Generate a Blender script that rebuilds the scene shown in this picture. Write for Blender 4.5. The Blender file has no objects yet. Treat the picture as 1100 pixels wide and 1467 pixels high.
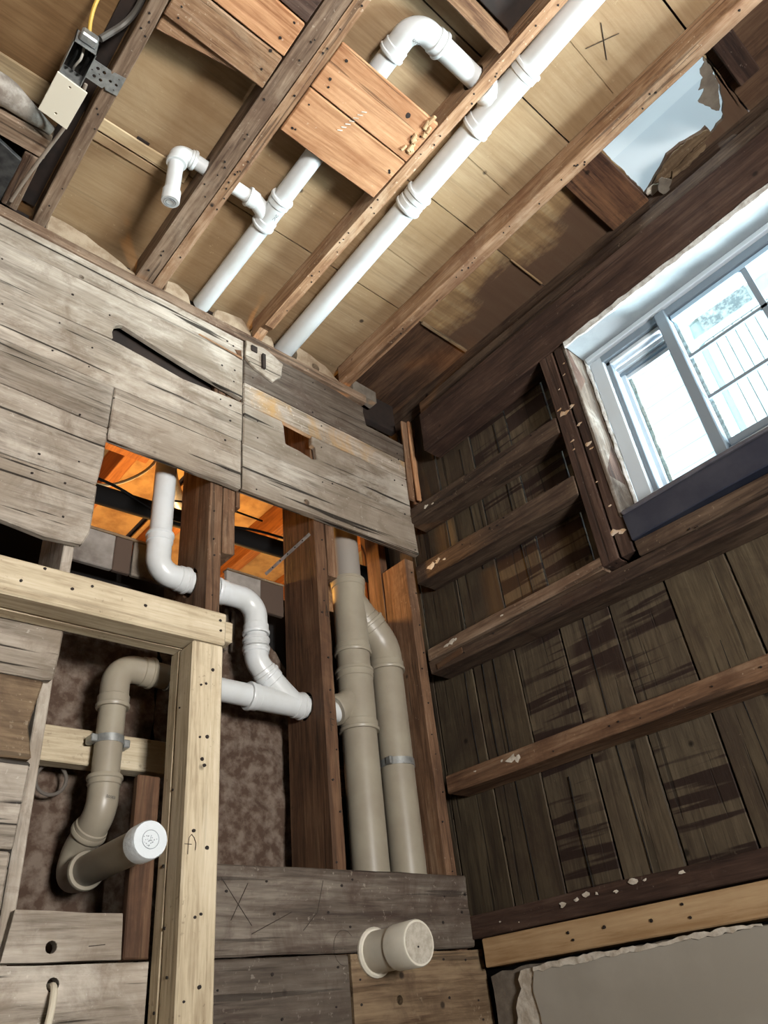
import bpy, bmesh, math, random
from mathutils import Vector, Matrix
from mathutils.geometry import tessellate_polygon
from mathutils import noise as mnoise
random.seed(7)
sc = bpy.context.scene
COL = sc.collection

# ------------------------------------------------------------------ camera
# world: x along the planked wall (right wall at x=0), y into the planked wall (y=0), z up, floor z=0
R = ((0.7530714, 0.31162425, 0.57945992), (-0.6503975, 0.48555861, 0.5841369), (-0.09933053, -0.81677608, 0.56833994))
cam_data = bpy.data.cameras.new('camera'); cam = bpy.data.objects.new('camera', cam_data); COL.objects.link(cam)
M = Matrix(((R[0][0], -R[0][1], -R[0][2], -1.62), (R[1][0], -R[1][1], -R[1][2], -1.50), (R[2][0], -R[2][1], -R[2][2], 1.0), (0, 0, 0, 1)))
cam.matrix_world = M
cam_data.sensor_fit = 'VERTICAL'; cam_data.sensor_height = 36.0; cam_data.lens = 36.0 * 1074.77 / 1467
cam_data.clip_start = 0.02; cam_data.clip_end = 200
sc.camera = cam

# ------------------------------------------------------------------ world, lights, exposure
w = bpy.data.worlds.new('overcast_sky'); sc.world = w; w.use_nodes = True
bg = w.node_tree.nodes['Background']; bg.inputs[0].default_value = (0.82, 0.92, 1.0, 1); bg.inputs[1].default_value = 5.0
sc.view_settings.view_transform = 'Standard'; sc.view_settings.look = 'None'
sc.view_settings.gamma = 1.0; sc.view_settings.use_curve_mapping = False
sc.view_settings.exposure = 0.0
sc.cycles.use_denoising = True
try: sc.cycles.denoiser = 'OPENIMAGEDENOISE'
except Exception: pass
sc.cycles.max_bounces = 8; sc.cycles.diffuse_bounces = 5; sc.cycles.glossy_bounces = 3; sc.cycles.transmission_bounces = 6
sc.cycles.sample_clamp_indirect = 6.0; sc.cycles.caustics_reflective = False; sc.cycles.caustics_refractive = False

def area(name, loc, target, sx, sy, power, color, portal=False):
    l = bpy.data.lights.new(name, 'AREA'); l.shape = 'RECTANGLE'; l.size = sx; l.size_y = sy; l.energy = power; l.color = color
    if portal: l.cycles.is_portal = True
    o = bpy.data.objects.new(name, l); COL.objects.link(o); o.location = loc
    o.rotation_euler = (Vector(target) - Vector(loc)).to_track_quat('-Z', 'Y').to_euler()
    return o
def point(name, loc, power, color, r):
    l = bpy.data.lights.new(name, 'POINT'); l.energy = power; l.color = color; l.shadow_soft_size = r
    o = bpy.data.objects.new(name, l); COL.objects.link(o); o.location = loc
# portal on the window in view; added area light outside it, boosting the daylight; added fill light behind the viewer
area('window_portal', (0.16, -1.3, 2.38), (-1, -1.3, 2.38), 1.05, 0.58, 1, (1, 1, 1), portal=True)
area('alley_fill_light', (1.05, -2.35, 1.55), (-.8, -.35, 3.0), 0.9, 0.9, 460, (0.93, 0.97, 1.0))
rear_fill = area('rear_fill_light', (-1.25, -3.0, 1.25), (-1.15, 0.0, 2.75), 0.5, 0.5, 60, (1.0, 0.97, 0.93)); rear_fill.data.spread = math.radians(120)
# incandescent bulb of the room beyond the stripped wall, bulb of the room above
point('warm_bulb', (-0.45, 0.75, 2.35), 34.0, (1.0, 0.50, 0.13), 0.05)
point('upper_room_bulb', (-1.6, -1.6, 4.6), 75.0, (0.80, 0.93, 1.0), 0.12)

# ------------------------------------------------------------------ materials
def lin(c):
    if isinstance(c, str):
        c = c.lstrip('#'); c = tuple(int(c[i:i+2], 16)/255 for i in (0, 2, 4))
    return tuple(((v/12.92) if v <= 0.04045 else ((v+0.055)/1.055)**2.4) for v in c) + (1,)
class NT:
    def __init__(s, name):
        s.m = bpy.data.materials.new(name); s.m.use_nodes = True; s.t = s.m.node_tree; s.t.nodes.clear()
        s.out = s.n('ShaderNodeOutputMaterial'); s.b = s.n('ShaderNodeBsdfPrincipled'); s.l(s.b.outputs[0], s.out.inputs[0])
    def n(s, k): return s.t.nodes.new(k)
    def l(s, a, b): s.t.links.new(a, b)
    def noise(s, vec, scale, detail=6, rough=0.6, dist=0.0):
        n = s.n('ShaderNodeTexNoise'); n.inputs['Scale'].default_value = scale; n.inputs['Detail'].default_value = detail
        n.inputs['Roughness'].default_value = rough; n.inputs['Distortion'].default_value = dist; s.l(vec, n.inputs['Vector']); return n.outputs['Fac']
    def mapr(s, val, a, b, c=0.0, d=1.0):
        n = s.n('ShaderNodeMapRange'); n.inputs[1].default_value = a; n.inputs[2].default_value = b; n.inputs[3].default_value = c; n.inputs[4].default_value = d
        s.l(val, n.inputs[0]); return n.outputs[0]
    def mix(s, fac, a, b, mode='MIX'):
        n = s.n('ShaderNodeMix'); n.data_type = 'RGBA'; n.blend_type = mode
        for sock, v in ((n.inputs[0], fac), (n.inputs[6], a), (n.inputs[7], b)):
            if isinstance(v, (int, float)): sock.default_value = v
            elif isinstance(v, tuple): sock.default_value = v
            else: s.l(v, sock)
        return n.outputs[2]
    def math(s, op, a, b=None):
        n = s.n('ShaderNodeMath'); n.operation = op
        for i, v in enumerate((a, b)):
            if v is None: continue
            if isinstance(v, (int, float)): n.inputs[i].default_value = v
            else: s.l(v, n.inputs[i])
        return n.outputs[0]
    def ramp(s, fac, stops):
        n = s.n('ShaderNodeValToRGB'); e = n.color_ramp.elements
        while len(e) < len(stops): e.new(0.5)
        for i, (p, c) in enumerate(stops): e[i].position = p; e[i].color = lin(c)
        s.l(fac, n.inputs[0]); return n.outputs[0]
    def coords(s, rnd=True):
        tc = s.n('ShaderNodeTexCoord')
        if not rnd: return tc.outputs['Object']
        oi = s.n('ShaderNodeObjectInfo'); mu = s.n('ShaderNodeVectorMath'); mu.operation = 'MULTIPLY_ADD'
        cx = s.n('ShaderNodeCombineXYZ')
        for i in range(3): s.l(oi.outputs['Random'], cx.inputs[i])
        s.l(cx.outputs[0], mu.inputs[0]); mu.inputs[1].default_value = (37.1, 91.7, 53.3); s.l(tc.outputs['Object'], mu.inputs[2])
        return mu.outputs[0]
    def scaled(s, vec, sc3):
        m = s.n('ShaderNodeMapping'); s.l(vec, m.inputs[0]); m.inputs['Scale'].default_value = sc3; return m.outputs[0]
    def bump(s, h, strength, dist=0.004):
        b = s.n('ShaderNodeBump'); b.inputs['Strength'].default_value = strength; b.inputs['Distance'].default_value = dist
        s.l(h, b.inputs['Height']); s.l(b.outputs[0], s.b.inputs['Normal'])

MATS = {}
def wood(name, dark, mid, light, axis='x', blotch=None, speck=None, rings=0.35, rough=0.75, bump=0.5, crack=0.5, stripes=None, vary=0.12, wash=None, gain=1.0, pale=None):
    key = (name, axis)
    if key in MATS: return MATS[key]
    t = NT(name + '_' + axis); v = t.coords()
    k = {'x': (0.07, 1, 1), 'y': (1, 0.07, 1), 'z': (1, 1, 0.07)}[axis]
    g = t.scaled(v, k)
    fine = t.noise(g, 130, 5, 0.65, 0.3)
    med = t.noise(g, 22, 4, 0.55, 0.6)
    low = t.noise(g, 5.5, 3, 0.5, 1.2)
    big = t.noise(v, 4.0, 4, 0.6)
    pp = t.n('ShaderNodeMath'); pp.operation = 'PINGPONG'; t.l(t.math('MULTIPLY', low, 16.0), pp.inputs[0]); pp.inputs[1].default_value = 1.0
    ringv = t.math('POWER', pp.outputs[0], 3.0)
    base = t.math('ADD', t.math('MULTIPLY', fine, 0.35), t.math('ADD', t.math('MULTIPLY', med, 0.4), t.math('MULTIPLY', big, 0.25)))
    col = t.ramp(base, [(0.39, dark), (0.50, mid), (0.61, light)])
    col = t.mix(t.math('MULTIPLY', ringv, rings), col, lin(dark))
    if wash:                                   # large uneven weathering
        wc, amt, scl = wash
        wf = t.mapr(t.noise(v, scl, 6, 0.62, 0.5), 0.42, 0.62, 0, amt)
        col = t.mix(wf, col, lin(wc))
    if blotch:
        bc, amt, scl = blotch
        bf = t.mapr(t.noise(v, scl, 8, 0.7, 0.8), 0.50, 0.66, 0, amt)
        col = t.mix(bf, col, lin(bc))
    if pale:
        pf = t.mapr(t.noise(t.scaled(v, {'x': (.5, 1, 1), 'y': (1, .5, 1), 'z': (1, 1, .5)}[axis]), 5.5, 9, 0.72, 0.4), 0.53, 0.64, 0, pale[1])
        col = t.mix(pf, col, lin(pale[0]))
    if stripes:                                # marks left by old lath and glue
        scl, sc_col, amt = stripes
        ns = t.noise(t.scaled(v, (0.3, 0.55, 11.0)), scl, 3, 0.5, 0.15)
        msk = t.mapr(t.noise(v, 2.4, 2, 0.5), 0.40, 0.46, 0, amt)
        col = t.mix(t.math('MULTIPLY', t.mapr(ns, 0.50, 0.535), msk), col, lin(sc_col))
    ck = t.mapr(t.noise(t.scaled(v, tuple(a*1.0 for a in {'x': (0.03, 1, 1), 'y': (1, 0.03, 1), 'z': (1, 1, 0.03)}[axis])), 52, 3, 0.5, 0.4), 0.625, 0.655, 0, crack)
    col = t.mix(ck, col, lin('#15100c'))
    # knots and small nail stains
    vo = t.n('ShaderNodeTexVoronoi'); vo.inputs['Scale'].default_value = 7.0; vo.inputs['Randomness'].default_value = 1.0; t.l(v, vo.inputs['Vector'])
    kn = t.mapr(vo.outputs['Distance'], 0.035, 0.07, 0.85, 0.0)
    col = t.mix(kn, col, lin('#1c120b'))
    if speck:
        scol, amt, th = speck
        sf = t.mapr(t.noise(v, 85, 3, 0.6), th, th + 0.05, 0, amt)
        sm = t.mapr(t.noise(v, 6, 3, 0.5), 0.42, 0.6)
        col = t.mix(t.math('MULTIPLY', sf, sm), col, lin(scol))
    oi = t.n('ShaderNodeObjectInfo'); hsv = t.n('ShaderNodeHueSaturation')
    t.l(t.mapr(oi.outputs['Random'], 0, 1, gain*(1 - vary), gain*(1 + vary)), hsv.inputs['Value']); t.l(col, hsv.inputs['Color'])
    t.l(hsv.outputs[0], t.b.inputs['Base Color']); t.b.inputs['Roughness'].default_value = rough
    t.b.inputs['Specular IOR Level'].default_value = 0.3
    h = t.math('ADD', t.math('MULTIPLY', fine, 0.6), t.math('SUBTRACT', t.math('MULTIPLY', med, 0.8), t.math('MULTIPLY', ck, 1.2)))
    t.bump(h, bump, 0.003)
    MATS[key] = t.m; return t.m

def plank_mat(a='x'):  return wood('weathered_plank', '#635a4f', '#a1978a', '#bdb3a5', a, blotch=('#6e5f50', 0.7, 7), speck=('#ded8cc', 0.3, 0.66), wash=('#857868', 0.7, 3.2), bump=0.9, crack=0.9, pale=('#c9c1b4', .45), rings=.3)
def plank_dark(a='x'): return wood('smoked_plank', '#3d332c', '#6a5f54', '#8c8276', a, blotch=('#45332a', 0.7, 6), speck=('#b0a698', 0.4, 0.64), wash=('#544a40', 0.6, 3), bump=0.8, rings=.45, gain=.92)
def plank_brown(a='x'): return wood('brown_plank', '#57432f', '#867057', '#a08a6c', a, blotch=('#4a382a', 0.6, 5), speck=('#b8a890', 0.5, 0.62), bump=0.7, rings=.3, gain=.85)
def plank_yellow(a='x'): return wood('ochre_stained_plank', '#6b5f4c', '#a3978a', '#c0b5a6', a, blotch=('#b48a4a', 0.85, 4.0), speck=('#ded8cc', 0.4, 0.62), bump=0.8, pale=('#cfc8bb', .4))
def joist_mat(a='y'):  return wood('old_joist', '#5f412d', '#967456', '#b5967a', a, blotch=('#74503a', 0.6, 5), speck=('#d8c5ab', 0.6, 0.64), bump=0.7, rings=0.3, pale=('#bda386', .5), gain=.97)
def joist_grey(a='y'): return wood('greyed_joist', '#4d392c', '#7d6754', '#a08a75', a, blotch=('#5d4535', 0.6, 5), speck=('#c8bba7', 0.4, 0.64), bump=0.7, rings=0.3, pale=('#9f8d7a', .4), gain=.92)
def block_mat(a='x'):  return wood('orange_block_board', '#87593a', '#b38560', '#c99c75', a, blotch=('#996441', 0.5, 4), speck=('#ead9c2', 0.3, 0.68), rings=0.5, bump=0.4)
def dark_beam(a='y'):  return wood('dark_beam', '#2c1f1a', '#4b372d', '#624e43', a, blotch=('#33221c', 0.7, 5), speck=('#8e8075', 0.45, 0.66), bump=0.7, gain=.86)
def girt_mat(a='y'):   return wood('brown_girt', '#33251e', '#5c4a3c', '#796553', a, blotch=('#422c21', 0.6, 5), speck=('#a3907b', 0.6, 0.65), bump=0.7, gain=.70)
def sheath_mat(a='z'): return wood('brown_sheathing', '#4a3d30', '#645642', '#786a53', a, blotch=('#44322a', 0.6, 3), speck=('#9d8d77', 0.3, 0.68), wash=('#4a3c31', 0.7, 2.5), bump=0.6, rings=0.06, gain=.60, crack=.6)
def sheath_striped(a='z'): return wood('lath_marked_sheathing', '#4f4134', '#6b5d4a', '#80715b', a, blotch=('#44322a', 0.4, 4), speck=('#9d8d77', 0.3, 0.68), stripes=(2.6, '#33201b', 0.9), bump=0.6, rings=0.06, gain=.60, crack=.5)
def pine_mat(a='x'):   return wood('pale_pine', '#9b8a70', '#c4b599', '#d6c9b0', a, blotch=('#ab9a7e', 0.5, 6), speck=('#6f604f', 0.6, 0.63), rings=0.14, bump=0.3, crack=0.15, vary=0.04, gain=.95)
def newpine_mat(a='y'): return wood('new_pine', '#a5835c', '#c0a079', '#cfb28a', a, rings=0.3, bump=0.15, crack=0.0, vary=0.02, gain=.85)
def stud_mat(a='z'):   return wood('rough_stud', '#4b3526', '#785a43', '#977b62', a, blotch=('#523828', 0.6, 5), speck=('#c2b19a', 0.4, 0.66), rings=0.45, bump=0.7, gain=.88)
def redstud_mat(a='z'): return wood('russet_stud', '#3d2c1e', '#684a35', '#84664c', a, blotch=('#452e20', 0.6, 4), rings=0.5, bump=0.5, gain=.82)
def sub_mat(a='x'):    return wood('tan_subfloor', '#81694e', '#927b5e', '#a08a6c', a, blotch=('#806546', 0.5, 3), speck=('#c0ad8a', 0.3, 0.66), rings=0.03, bump=0.3, crack=0.12, vary=0.04, wash=('#8a6e4c', .5, 1.5))

def simple(name, col, rough=0.5, metal=0.0, var=None, bump=None, spec=0.5):
    if name in MATS: return MATS[name]
    t = NT(name); v = t.coords(False)
    c = lin(col)
    if var:
        vc, amt, scl = var
        cc = t.mix(t.mapr(t.noise(v, scl, 6, 0.6), 0.42, 0.62, 0, amt), c, lin(vc)); t.l(cc, t.b.inputs['Base Color'])
    else: t.b.inputs['Base Color'].default_value = c
    t.b.inputs['Roughness'].default_value = rough; t.b.inputs['Metallic'].default_value = metal; t.b.inputs['Specular IOR Level'].default_value = spec
    if bump: t.bump(t.noise(v, bump[0], 6, 0.6), bump[1], 0.003)
    MATS[name] = t.m; return t.m
PVC = simple('white_pvc', '#cdd0d1', 0.32, var=('#bdbeba', 0.5, 9))
PVC_OLD = simple('beige_pvc', '#98907f', 0.38, var=('#897f70', 0.6, 8))
PVC_CAP = simple('cream_pvc', '#d3cec0', 0.4, var=('#c2bba9', 0.5, 12))
CAPW = simple('white_cap_face', '#d0d6d9', 0.45, bump=(120, 0.6))
INK = simple('black_print', '#2a2e33', 0.7)
PENCIL = simple('pencil_mark', '#33291f', 0.8)
NAIL = simple('rusty_nail', '#1d130d', 0.8)
BLACK = simple('black_backing', '#0c0a09', 0.9)  # flat black for light-blocking sheets, cracks and strap holes
BLACKBOX = simple('black_panel', '#16171a', 0.6, var=('#4a4a48', 0.5, 30))
RUB = simple('black_cable', '#0a0908', 0.9, spec=0.15)
ROMEX = simple('cream_cable', '#d8cfae', 0.5)
YEL = simple('yellow_cable', '#c9a34a', 0.5)
GREYC = simple('grey_cable', '#8a7f72', 0.6)
CONDUIT = simple('dull_conduit', '#5e5a55', 0.55, 0.3)
GALV = simple('galvanised_steel', '#a3a5a3', 0.42, 0.55, var=('#6e706f', 0.6, 40))
PLATE = simple('ivory_plate', '#d2cab8', 0.4)
VINYL = simple('white_window_vinyl', '#c3ced6', 0.35)
VINYLG = simple('grey_window_metal', '#7f8c97', 0.4, 0.2)
JAMBP = wood('peeling_jamb', '#3b332c', '#5c5147', '#756a5f', 'z', blotch=('#a8a39b', 0.35, 9), bump=0.8)
HEADP = simple('white_head_paint', '#8f979b', 0.5, var=('#7a8286', 0.5, 14), bump=(60, 0.4))
APRON = simple('navy_sill', '#262a38', 0.5, var=('#3a3c46', 0.6, 10), bump=(40, 0.3))
DRY = simple('drywall_paint', '#aaa499', 0.85, var=('#948e82', 0.5, 3))
DRYP = simple('torn_drywall_paper', '#d6cfc2', 0.9, var=('#9b8b76', 0.7, 30), bump=(70, 0.8))
GREYP = simple('grey_plaster', '#7d7468', 0.9, var=('#5c5248', 0.7, 18), bump=(50, 0.7))
LEDGE = simple('dusty_masonry', '#a3917a', 0.95, var=('#7d6750', 0.7, 22), bump=(160, 1.0))
STUCCO = simple('rough_brown_plaster', '#4a382c', 0.95, var=('#85776a', 0.6, 30), bump=(90, 1.0))
PANEL = simple('old_grey_panel', '#8d8780', 0.8, var=('#4b4038', 0.8, 6), bump=(50, 0.5))
ROCK = simple('rough_stone', '#a3805a', 0.95, var=('#5b4029', 0.8, 24), bump=(60, 1.0))
WARMB = wood('sawn_fir', '#7c4a1f', '#a2672e', '#b87b3c', 'y', rings=0.5, bump=0.3, crack=0.1)
WARMP = simple('buff_insulation_board', '#c59c55', 0.9, var=('#8a6230', 0.7, 9), bump=(40, 0.5))
UPW = simple('white_upper_wall', '#e6ecee', 0.7)
UPW2 = simple('white_base_trim', '#f2f6f6', 0.5)
SIDING = simple('white_siding', '#c9d0d1', 0.6)
FLOORM = simple('concrete_floor', '#8d857a', 0.9, var=('#6f675d', 0.6, 4), bump=(30, 0.4))
PLASTER_ROOM = simple('room_wall_paint', '#b3a996', 0.9)
GROUND = simple('outdoor_ground', '#7c7f74', 0.95, var=('#5e6553', 0.6, 2))
DARKW = simple('dark_wood_and_shade', '#1f1713', 0.9, var=('#35271f', 0.6, 12))  # dark brown wood; also stands in for shade in gaps and voids
def glass_mat():
    t = NT('window_glass'); t.t.nodes.remove(t.b)
    tr = t.n('ShaderNodeBsdfTransparent'); tr.inputs[0].default_value = (0.90, 0.97, 0.98, 1)
    gl = t.n('ShaderNodeBsdfGlossy'); gl.inputs['Roughness'].default_value = 0.02
    mx = t.n('ShaderNodeMixShader'); mx.inputs[0].default_value = 0.06; t.l(tr.outputs[0], mx.inputs[1]); t.l(gl.outputs[0], mx.inputs[2])
    t.l(mx.outputs[0], t.out.inputs[0]); return t.m
GLASS = glass_mat()
def stained_sub():
    t = NT('water_stained_subfloor'); v = t.coords(False); g = t.scaled(v, (1, 0.35, 1))
    col = t.ramp(t.noise(t.scaled(v, (0.1, 1, 1)), 30, 4), [(0.35, '#8f7350'), (0.5, '#a98b62'), (0.65, '#b7a07a')])
    sx = t.n('ShaderNodeSeparateXYZ'); t.l(v, sx.inputs[0])
    e = t.math('ADD', sx.outputs[0], t.math('MULTIPLY', t.math('SUBTRACT', t.noise(g, 7, 6, 0.65), 0.5), 0.42))
    col = t.mix(t.mapr(e, -0.075, -0.05, 0, 0.35), col, lin('#6b5038'))
    col = t.mix(t.mapr(e, -0.03, 0.03, 0, 0.85), col, lin('#4b3428'))
    t.l(col, t.b.inputs['Base Color']); t.b.inputs['Roughness'].default_value = 0.85; t.bump(t.noise(v, 60, 5), 0.3); return t.m
STAIN = stained_sub()
SUBLEFT = wood('dark_brown_subfloor', '#5f472c', '#6f5436', '#7d6243', 'x', rings=.03, bump=.3, crack=.1, vary=.04)  # darker copy of the subfloor tone for the left bays
SUBDARK = wood('brown_stained_subfloor', '#33241b', '#563f2e', '#6b5440', 'y', blotch=('#3c2a20', 0.6, 4), rings=0.2, bump=0.3)

# ------------------------------------------------------------------ builders
WL = {}            # world location of every object
def tag(o, label=None, cat=None, group=None, kind=None):
    if label: o['label'] = label
    if cat: o['category'] = cat
    if group: o['group'] = group
    if kind: o['kind'] = kind
    return o
def empty(name, loc, label=None, cat=None, group=None, kind=None):
    o = bpy.data.objects.new(name, None); COL.objects.link(o); o.location = loc; o.empty_display_size = 0.05; WL[o] = Vector(loc)
    return tag(o, label, cat, group, kind)
def mk(name, bm, mat, parent=None, smooth=False, bevel=0.0, origin=None):
    bm.normal_update()
    if origin is None:
        lo = Vector((1e9,)*3); hi = Vector((-1e9,)*3)
        for v in bm.verts:
            for i in range(3): lo[i] = min(lo[i], v.co[i]); hi[i] = max(hi[i], v.co[i])
        origin = (lo + hi) / 2
    origin = Vector(origin)
    bmesh.ops.translate(bm, verts=bm.verts, vec=-origin)
    me = bpy.data.meshes.new(name); bm.to_mesh(me); bm.free(); me.materials.append(mat)
    if smooth:
        for p in me.polygons: p.use_smooth = True
        try: me.set_sharp_from_angle(angle=math.radians(35))
        except Exception: pass
    o = bpy.data.objects.new(name, me); COL.objects.link(o); WL[o] = origin
    if parent is not None: o.parent = parent; o.location = origin - WL[parent]
    else: o.location = origin
    if bevel:
        m = o.modifiers.new('edge', 'BEVEL'); m.width = bevel; m.segments = 1; m.limit_method = 'ANGLE'; m.angle_limit = math.radians(40)
    return o
AX = {'x': 0, 'y': 1, 'z': 2}
def beam(name, axis, a0, a1, u, v, mat, parent=None, j=0.0012, tilt=(0, 0), n=None, bevel=0.0025, end_j=0.002):
    """length along axis a0..a1; u, v = ranges on the two other axes in xyz order; tilt = shift of (u, v) at a1"""
    i = AX[axis]; o1, o2 = [k for k in range(3) if k != i]
    bm = bmesh.new(); L = abs(a1 - a0); n = n or max(1, min(14, int(L / 0.12)))
    rings = []; rnd = random.Random(hash((name, round(a0, 3), round(u[0], 3), round(v[0], 3))) & 0xffff if False else int(abs(a0*7919 + u[0]*1543 + v[0]*3571 + a1*31) * 1000) % 100003)
    for k in range(n + 1):
        f = k / n; a = a0 + (a1 - a0) * f; ring = []
        for (uu, vv) in ((u[0], v[0]), (u[1], v[0]), (u[1], v[1]), (u[0], v[1])):
            co = [0, 0, 0]; co[i] = a + (rnd.uniform(-end_j, end_j) if k in (0, n) else 0)
            co[o1] = uu + tilt[0]*f + rnd.uniform(-j, j); co[o2] = vv + tilt[1]*f + rnd.uniform(-j, j)
            ring.append(bm.verts.new(co))
        rings.append(ring)
    for k in range(n):
        for q in range(4): bm.faces.new((rings[k][q], rings[k][(q+1) % 4], rings[k+1][(q+1) % 4], rings[k+1][q]))
    bm.faces.new(rings[0][::-1]); bm.faces.new(rings[-1])
    bmesh.ops.recalc_face_normals(bm, faces=bm.faces)
    return mk(name, bm, mat, parent, bevel=bevel)
def box(name, lo, hi, mat, parent=None, bevel=0.0):
    return beam(name, 'x', lo[0], hi[0], (lo[1], hi[1]), (lo[2], hi[2]), mat, parent, j=0, n=1, bevel=bevel, end_j=0)
def circ(cx, cy, r, n=20): return [(cx + r*math.cos(2*math.pi*k/n), cy + r*math.sin(2*math.pi*k/n)) for k in range(n)]
def rough_line(pts, step=0.06, j=0.0012, rnd=random):
    out = []
    for a, b in zip(pts, pts[1:] + pts[:1]):
        L = math.dist(a, b); m = max(1, int(L/step))
        for k in range(m):
            f = k/m; out.append((a[0]+(b[0]-a[0])*f + rnd.uniform(-j, j), a[1]+(b[1]-a[1])*f + rnd.uniform(-j, j)))
    return out
def prism(name, plane, outer, d0, d1, mat, parent=None, holes=(), rough=0.0012, step=0.06, bevel=0.002):
    """polygon on plane 'xz','yz','xy' pushed from depth d0 to d1 on the third axis; holes go right through"""
    ia, ib = {'xz': (0, 2), 'yz': (1, 2), 'xy': (0, 1)}[plane]; ic = 3 - ia - ib
    loops = [rough_line(list(outer), step, rough) if rough else list(outer)] + [list(h) for h in holes]
    def P(p, d):
        c = [0, 0, 0]; c[ia], c[ib], c[ic] = p[0], p[1], d; return Vector(c)
    bm = bmesh.new(); V0 = []; V1 = []; flat = []
    for lp in loops:
        V0.append([bm.verts.new(P(p, d0)) for p in lp]); V1.append([bm.verts.new(P(p, d1)) for p in lp]); flat.append([P(p, 0) for p in lp])
    A0 = [v for l in V0 for v in l]; A1 = [v for l in V1 for v in l]
    if len(loops) == 1: bm.faces.new(A0); bm.faces.new(A1[::-1])
    else:
        for tri in tessellate_polygon(flat):
            for A in (A0, A1):
                try: bm.faces.new([A[i] for i in tri])
                except ValueError: pass
    for l0, l1 in zip(V0, V1):
        m = len(l0)
        for k in range(m): bm.faces.new((l0[k], l0[(k+1) % m], l1[(k+1) % m], l1[k]))
    bmesh.ops.recalc_face_normals(bm, faces=bm.faces)
    return mk(name, bm, mat, parent, bevel=bevel)
def rpath(pts, fillet=0.03, n=8):
    P = [Vector(p) for p in pts]; out = [P[0]]
    fl = fillet if isinstance(fillet, (list, tuple)) else [fillet]*len(P)
    for i in range(1, len(P)-1):
        a, b, c = P[i-1], P[i], P[i+1]; u = (a-b).normalized(); v = (c-b).normalized()
        ang = u.angle(v)
        if ang > math.pi - 0.02: out.append(b); continue
        t = min(fl[i-1] if isinstance(fillet, (list, tuple)) else fillet, (a-b).length*0.499, (c-b).length*0.499)
        r = t * math.tan(ang/2); ctr = b + (u+v).normalized() * (r / math.sin(ang/2))
        s = b + u*t - ctr; e = b + v*t - ctr; tot = s.angle(e); ax = s.cross(e).normalized()
        for k in range(n+1): out.append(ctr + Matrix.Rotation(tot*k/n, 3, ax) @ s)
    out.append(P[-1]); return out
def tube_bm(bm, pts, r, prof=None, segs=28, caps=True):
    pts = [Vector(p) for p in pts]; S = [0]
    for a, b in zip(pts, pts[1:]): S.append(S[-1] + (b-a).length)
    L = S[-1]
    if prof is None: prof = [(0, r), (L, r)]
    prof = [(s if s >= 0 else L + s, q) for s, q in prof]
    ks = sorted(set([round(s, 6) for s in S] )); items = []
    for s in ks:
        if not any(abs(s-p[0]) < 1e-4 for p in prof):
            for (s0, r0), (s1, r1) in zip(prof, prof[1:]):
                if s0 <= s <= s1: items.append((s, r0 + (r1-r0)*((s-s0)/(s1-s0) if s1 > s0 else 0))); break
    items += prof; items = [x[1] for x in sorted(enumerate(items), key=lambda x: (round(x[1][0], 6), x[0]))]
    def at(s):
        s = min(max(s, 0), L)
        for i in range(len(S)-1):
            if s <= S[i+1] + 1e-9:
                d = pts[i+1]-pts[i]; return pts[i] + d*((s-S[i])/max(d.length, 1e-9)), i
        return pts[-1], len(pts)-2
    tang = [(pts[i+1]-pts[i]).normalized() for i in range(len(pts)-1)]
    def tan_at(s, i):
        if s - S[i] < 1e-5 and i > 0: return (tang[i]+tang[i-1]).normalized()
        if S[i+1]-s < 1e-5 and i < len(tang)-1: return (tang[i]+tang[i+1]).normalized()
        return tang[i]
    t0 = tang[0]; ref = Vector((0, 0, 1)) if abs(t0.z) < 0.9 else Vector((1, 0, 0)); N = (ref - t0*ref.dot(t0)).normalized(); prev = t0
    rings = []
    for s, rr in items:
        p, i = at(s); t = tan_at(s, i); q = prev.rotation_difference(t); N = (q @ N); N = (N - t*N.dot(t)).normalized(); prev = t; B = t.cross(N)
        rings.append([bm.verts.new(p + (N*math.cos(2*math.pi*k/segs) + B*math.sin(2*math.pi*k/segs))*rr) for k in range(segs)])
    for a, b in zip(rings, rings[1:]):
        for k in range(segs): bm.faces.new((a[k], a[(k+1) % segs], b[(k+1) % segs], b[k]))
    if caps: bm.faces.new(rings[0][::-1]); bm.faces.new(rings[-1])
def tube(name, pts, r, mat, parent=None, prof=None, segs=28, fillet=None):
    bm = bmesh.new()
    if fillet: pts = rpath(pts, fillet)
    tube_bm(bm, pts, r, prof, segs); return mk(name, bm, mat, parent, smooth=True)
def hubprof(r, L, h=0.028):
    h = min(h, L*0.42)
    return [(0, r*0.99), (0, r+.0065), (.003, r+.008), (.0085, r+.008), (.0105, r+.0055), (h, r+.0055), (h+.002, r+.0028), (L-h-.002, r+.0028), (L-h, r+.0055), (L-.0105, r+.0055), (L-.0085, r+.008), (L-.003, r+.008), (L, r+.0065), (L, r*0.99)]
def plen(pts): return sum((Vector(b)-Vector(a)).length for a, b in zip(pts, pts[1:]))
def fitting(name, pts, r, mat, parent, fillet=0.04, branch=None, h=0.028):
    P = rpath(pts, fillet, 10) if len(pts) > 2 else [Vector(p) for p in pts]
    bm = bmesh.new(); L = plen(P); tube_bm(bm, P, r, hubprof(r, L, h))
    if branch:
        bp, br, bf = branch; Q = rpath(bp, bf, 8) if len(bp) > 2 else [Vector(p) for p in bp]; LB = plen(Q)
        # branch starts inside the body and ends in a hub
        tube_bm(bm, Q, br, [(0, br+.0028), (LB-.03, br+.0028), (LB-.028, br+.0055), (LB-.0105, br+.0055), (LB-.0085, br+.008), (LB-.003, br+.008), (LB, br+.0065), (LB, br*0.99)])
    return mk(name, bm, mat, parent, smooth=True)
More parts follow.
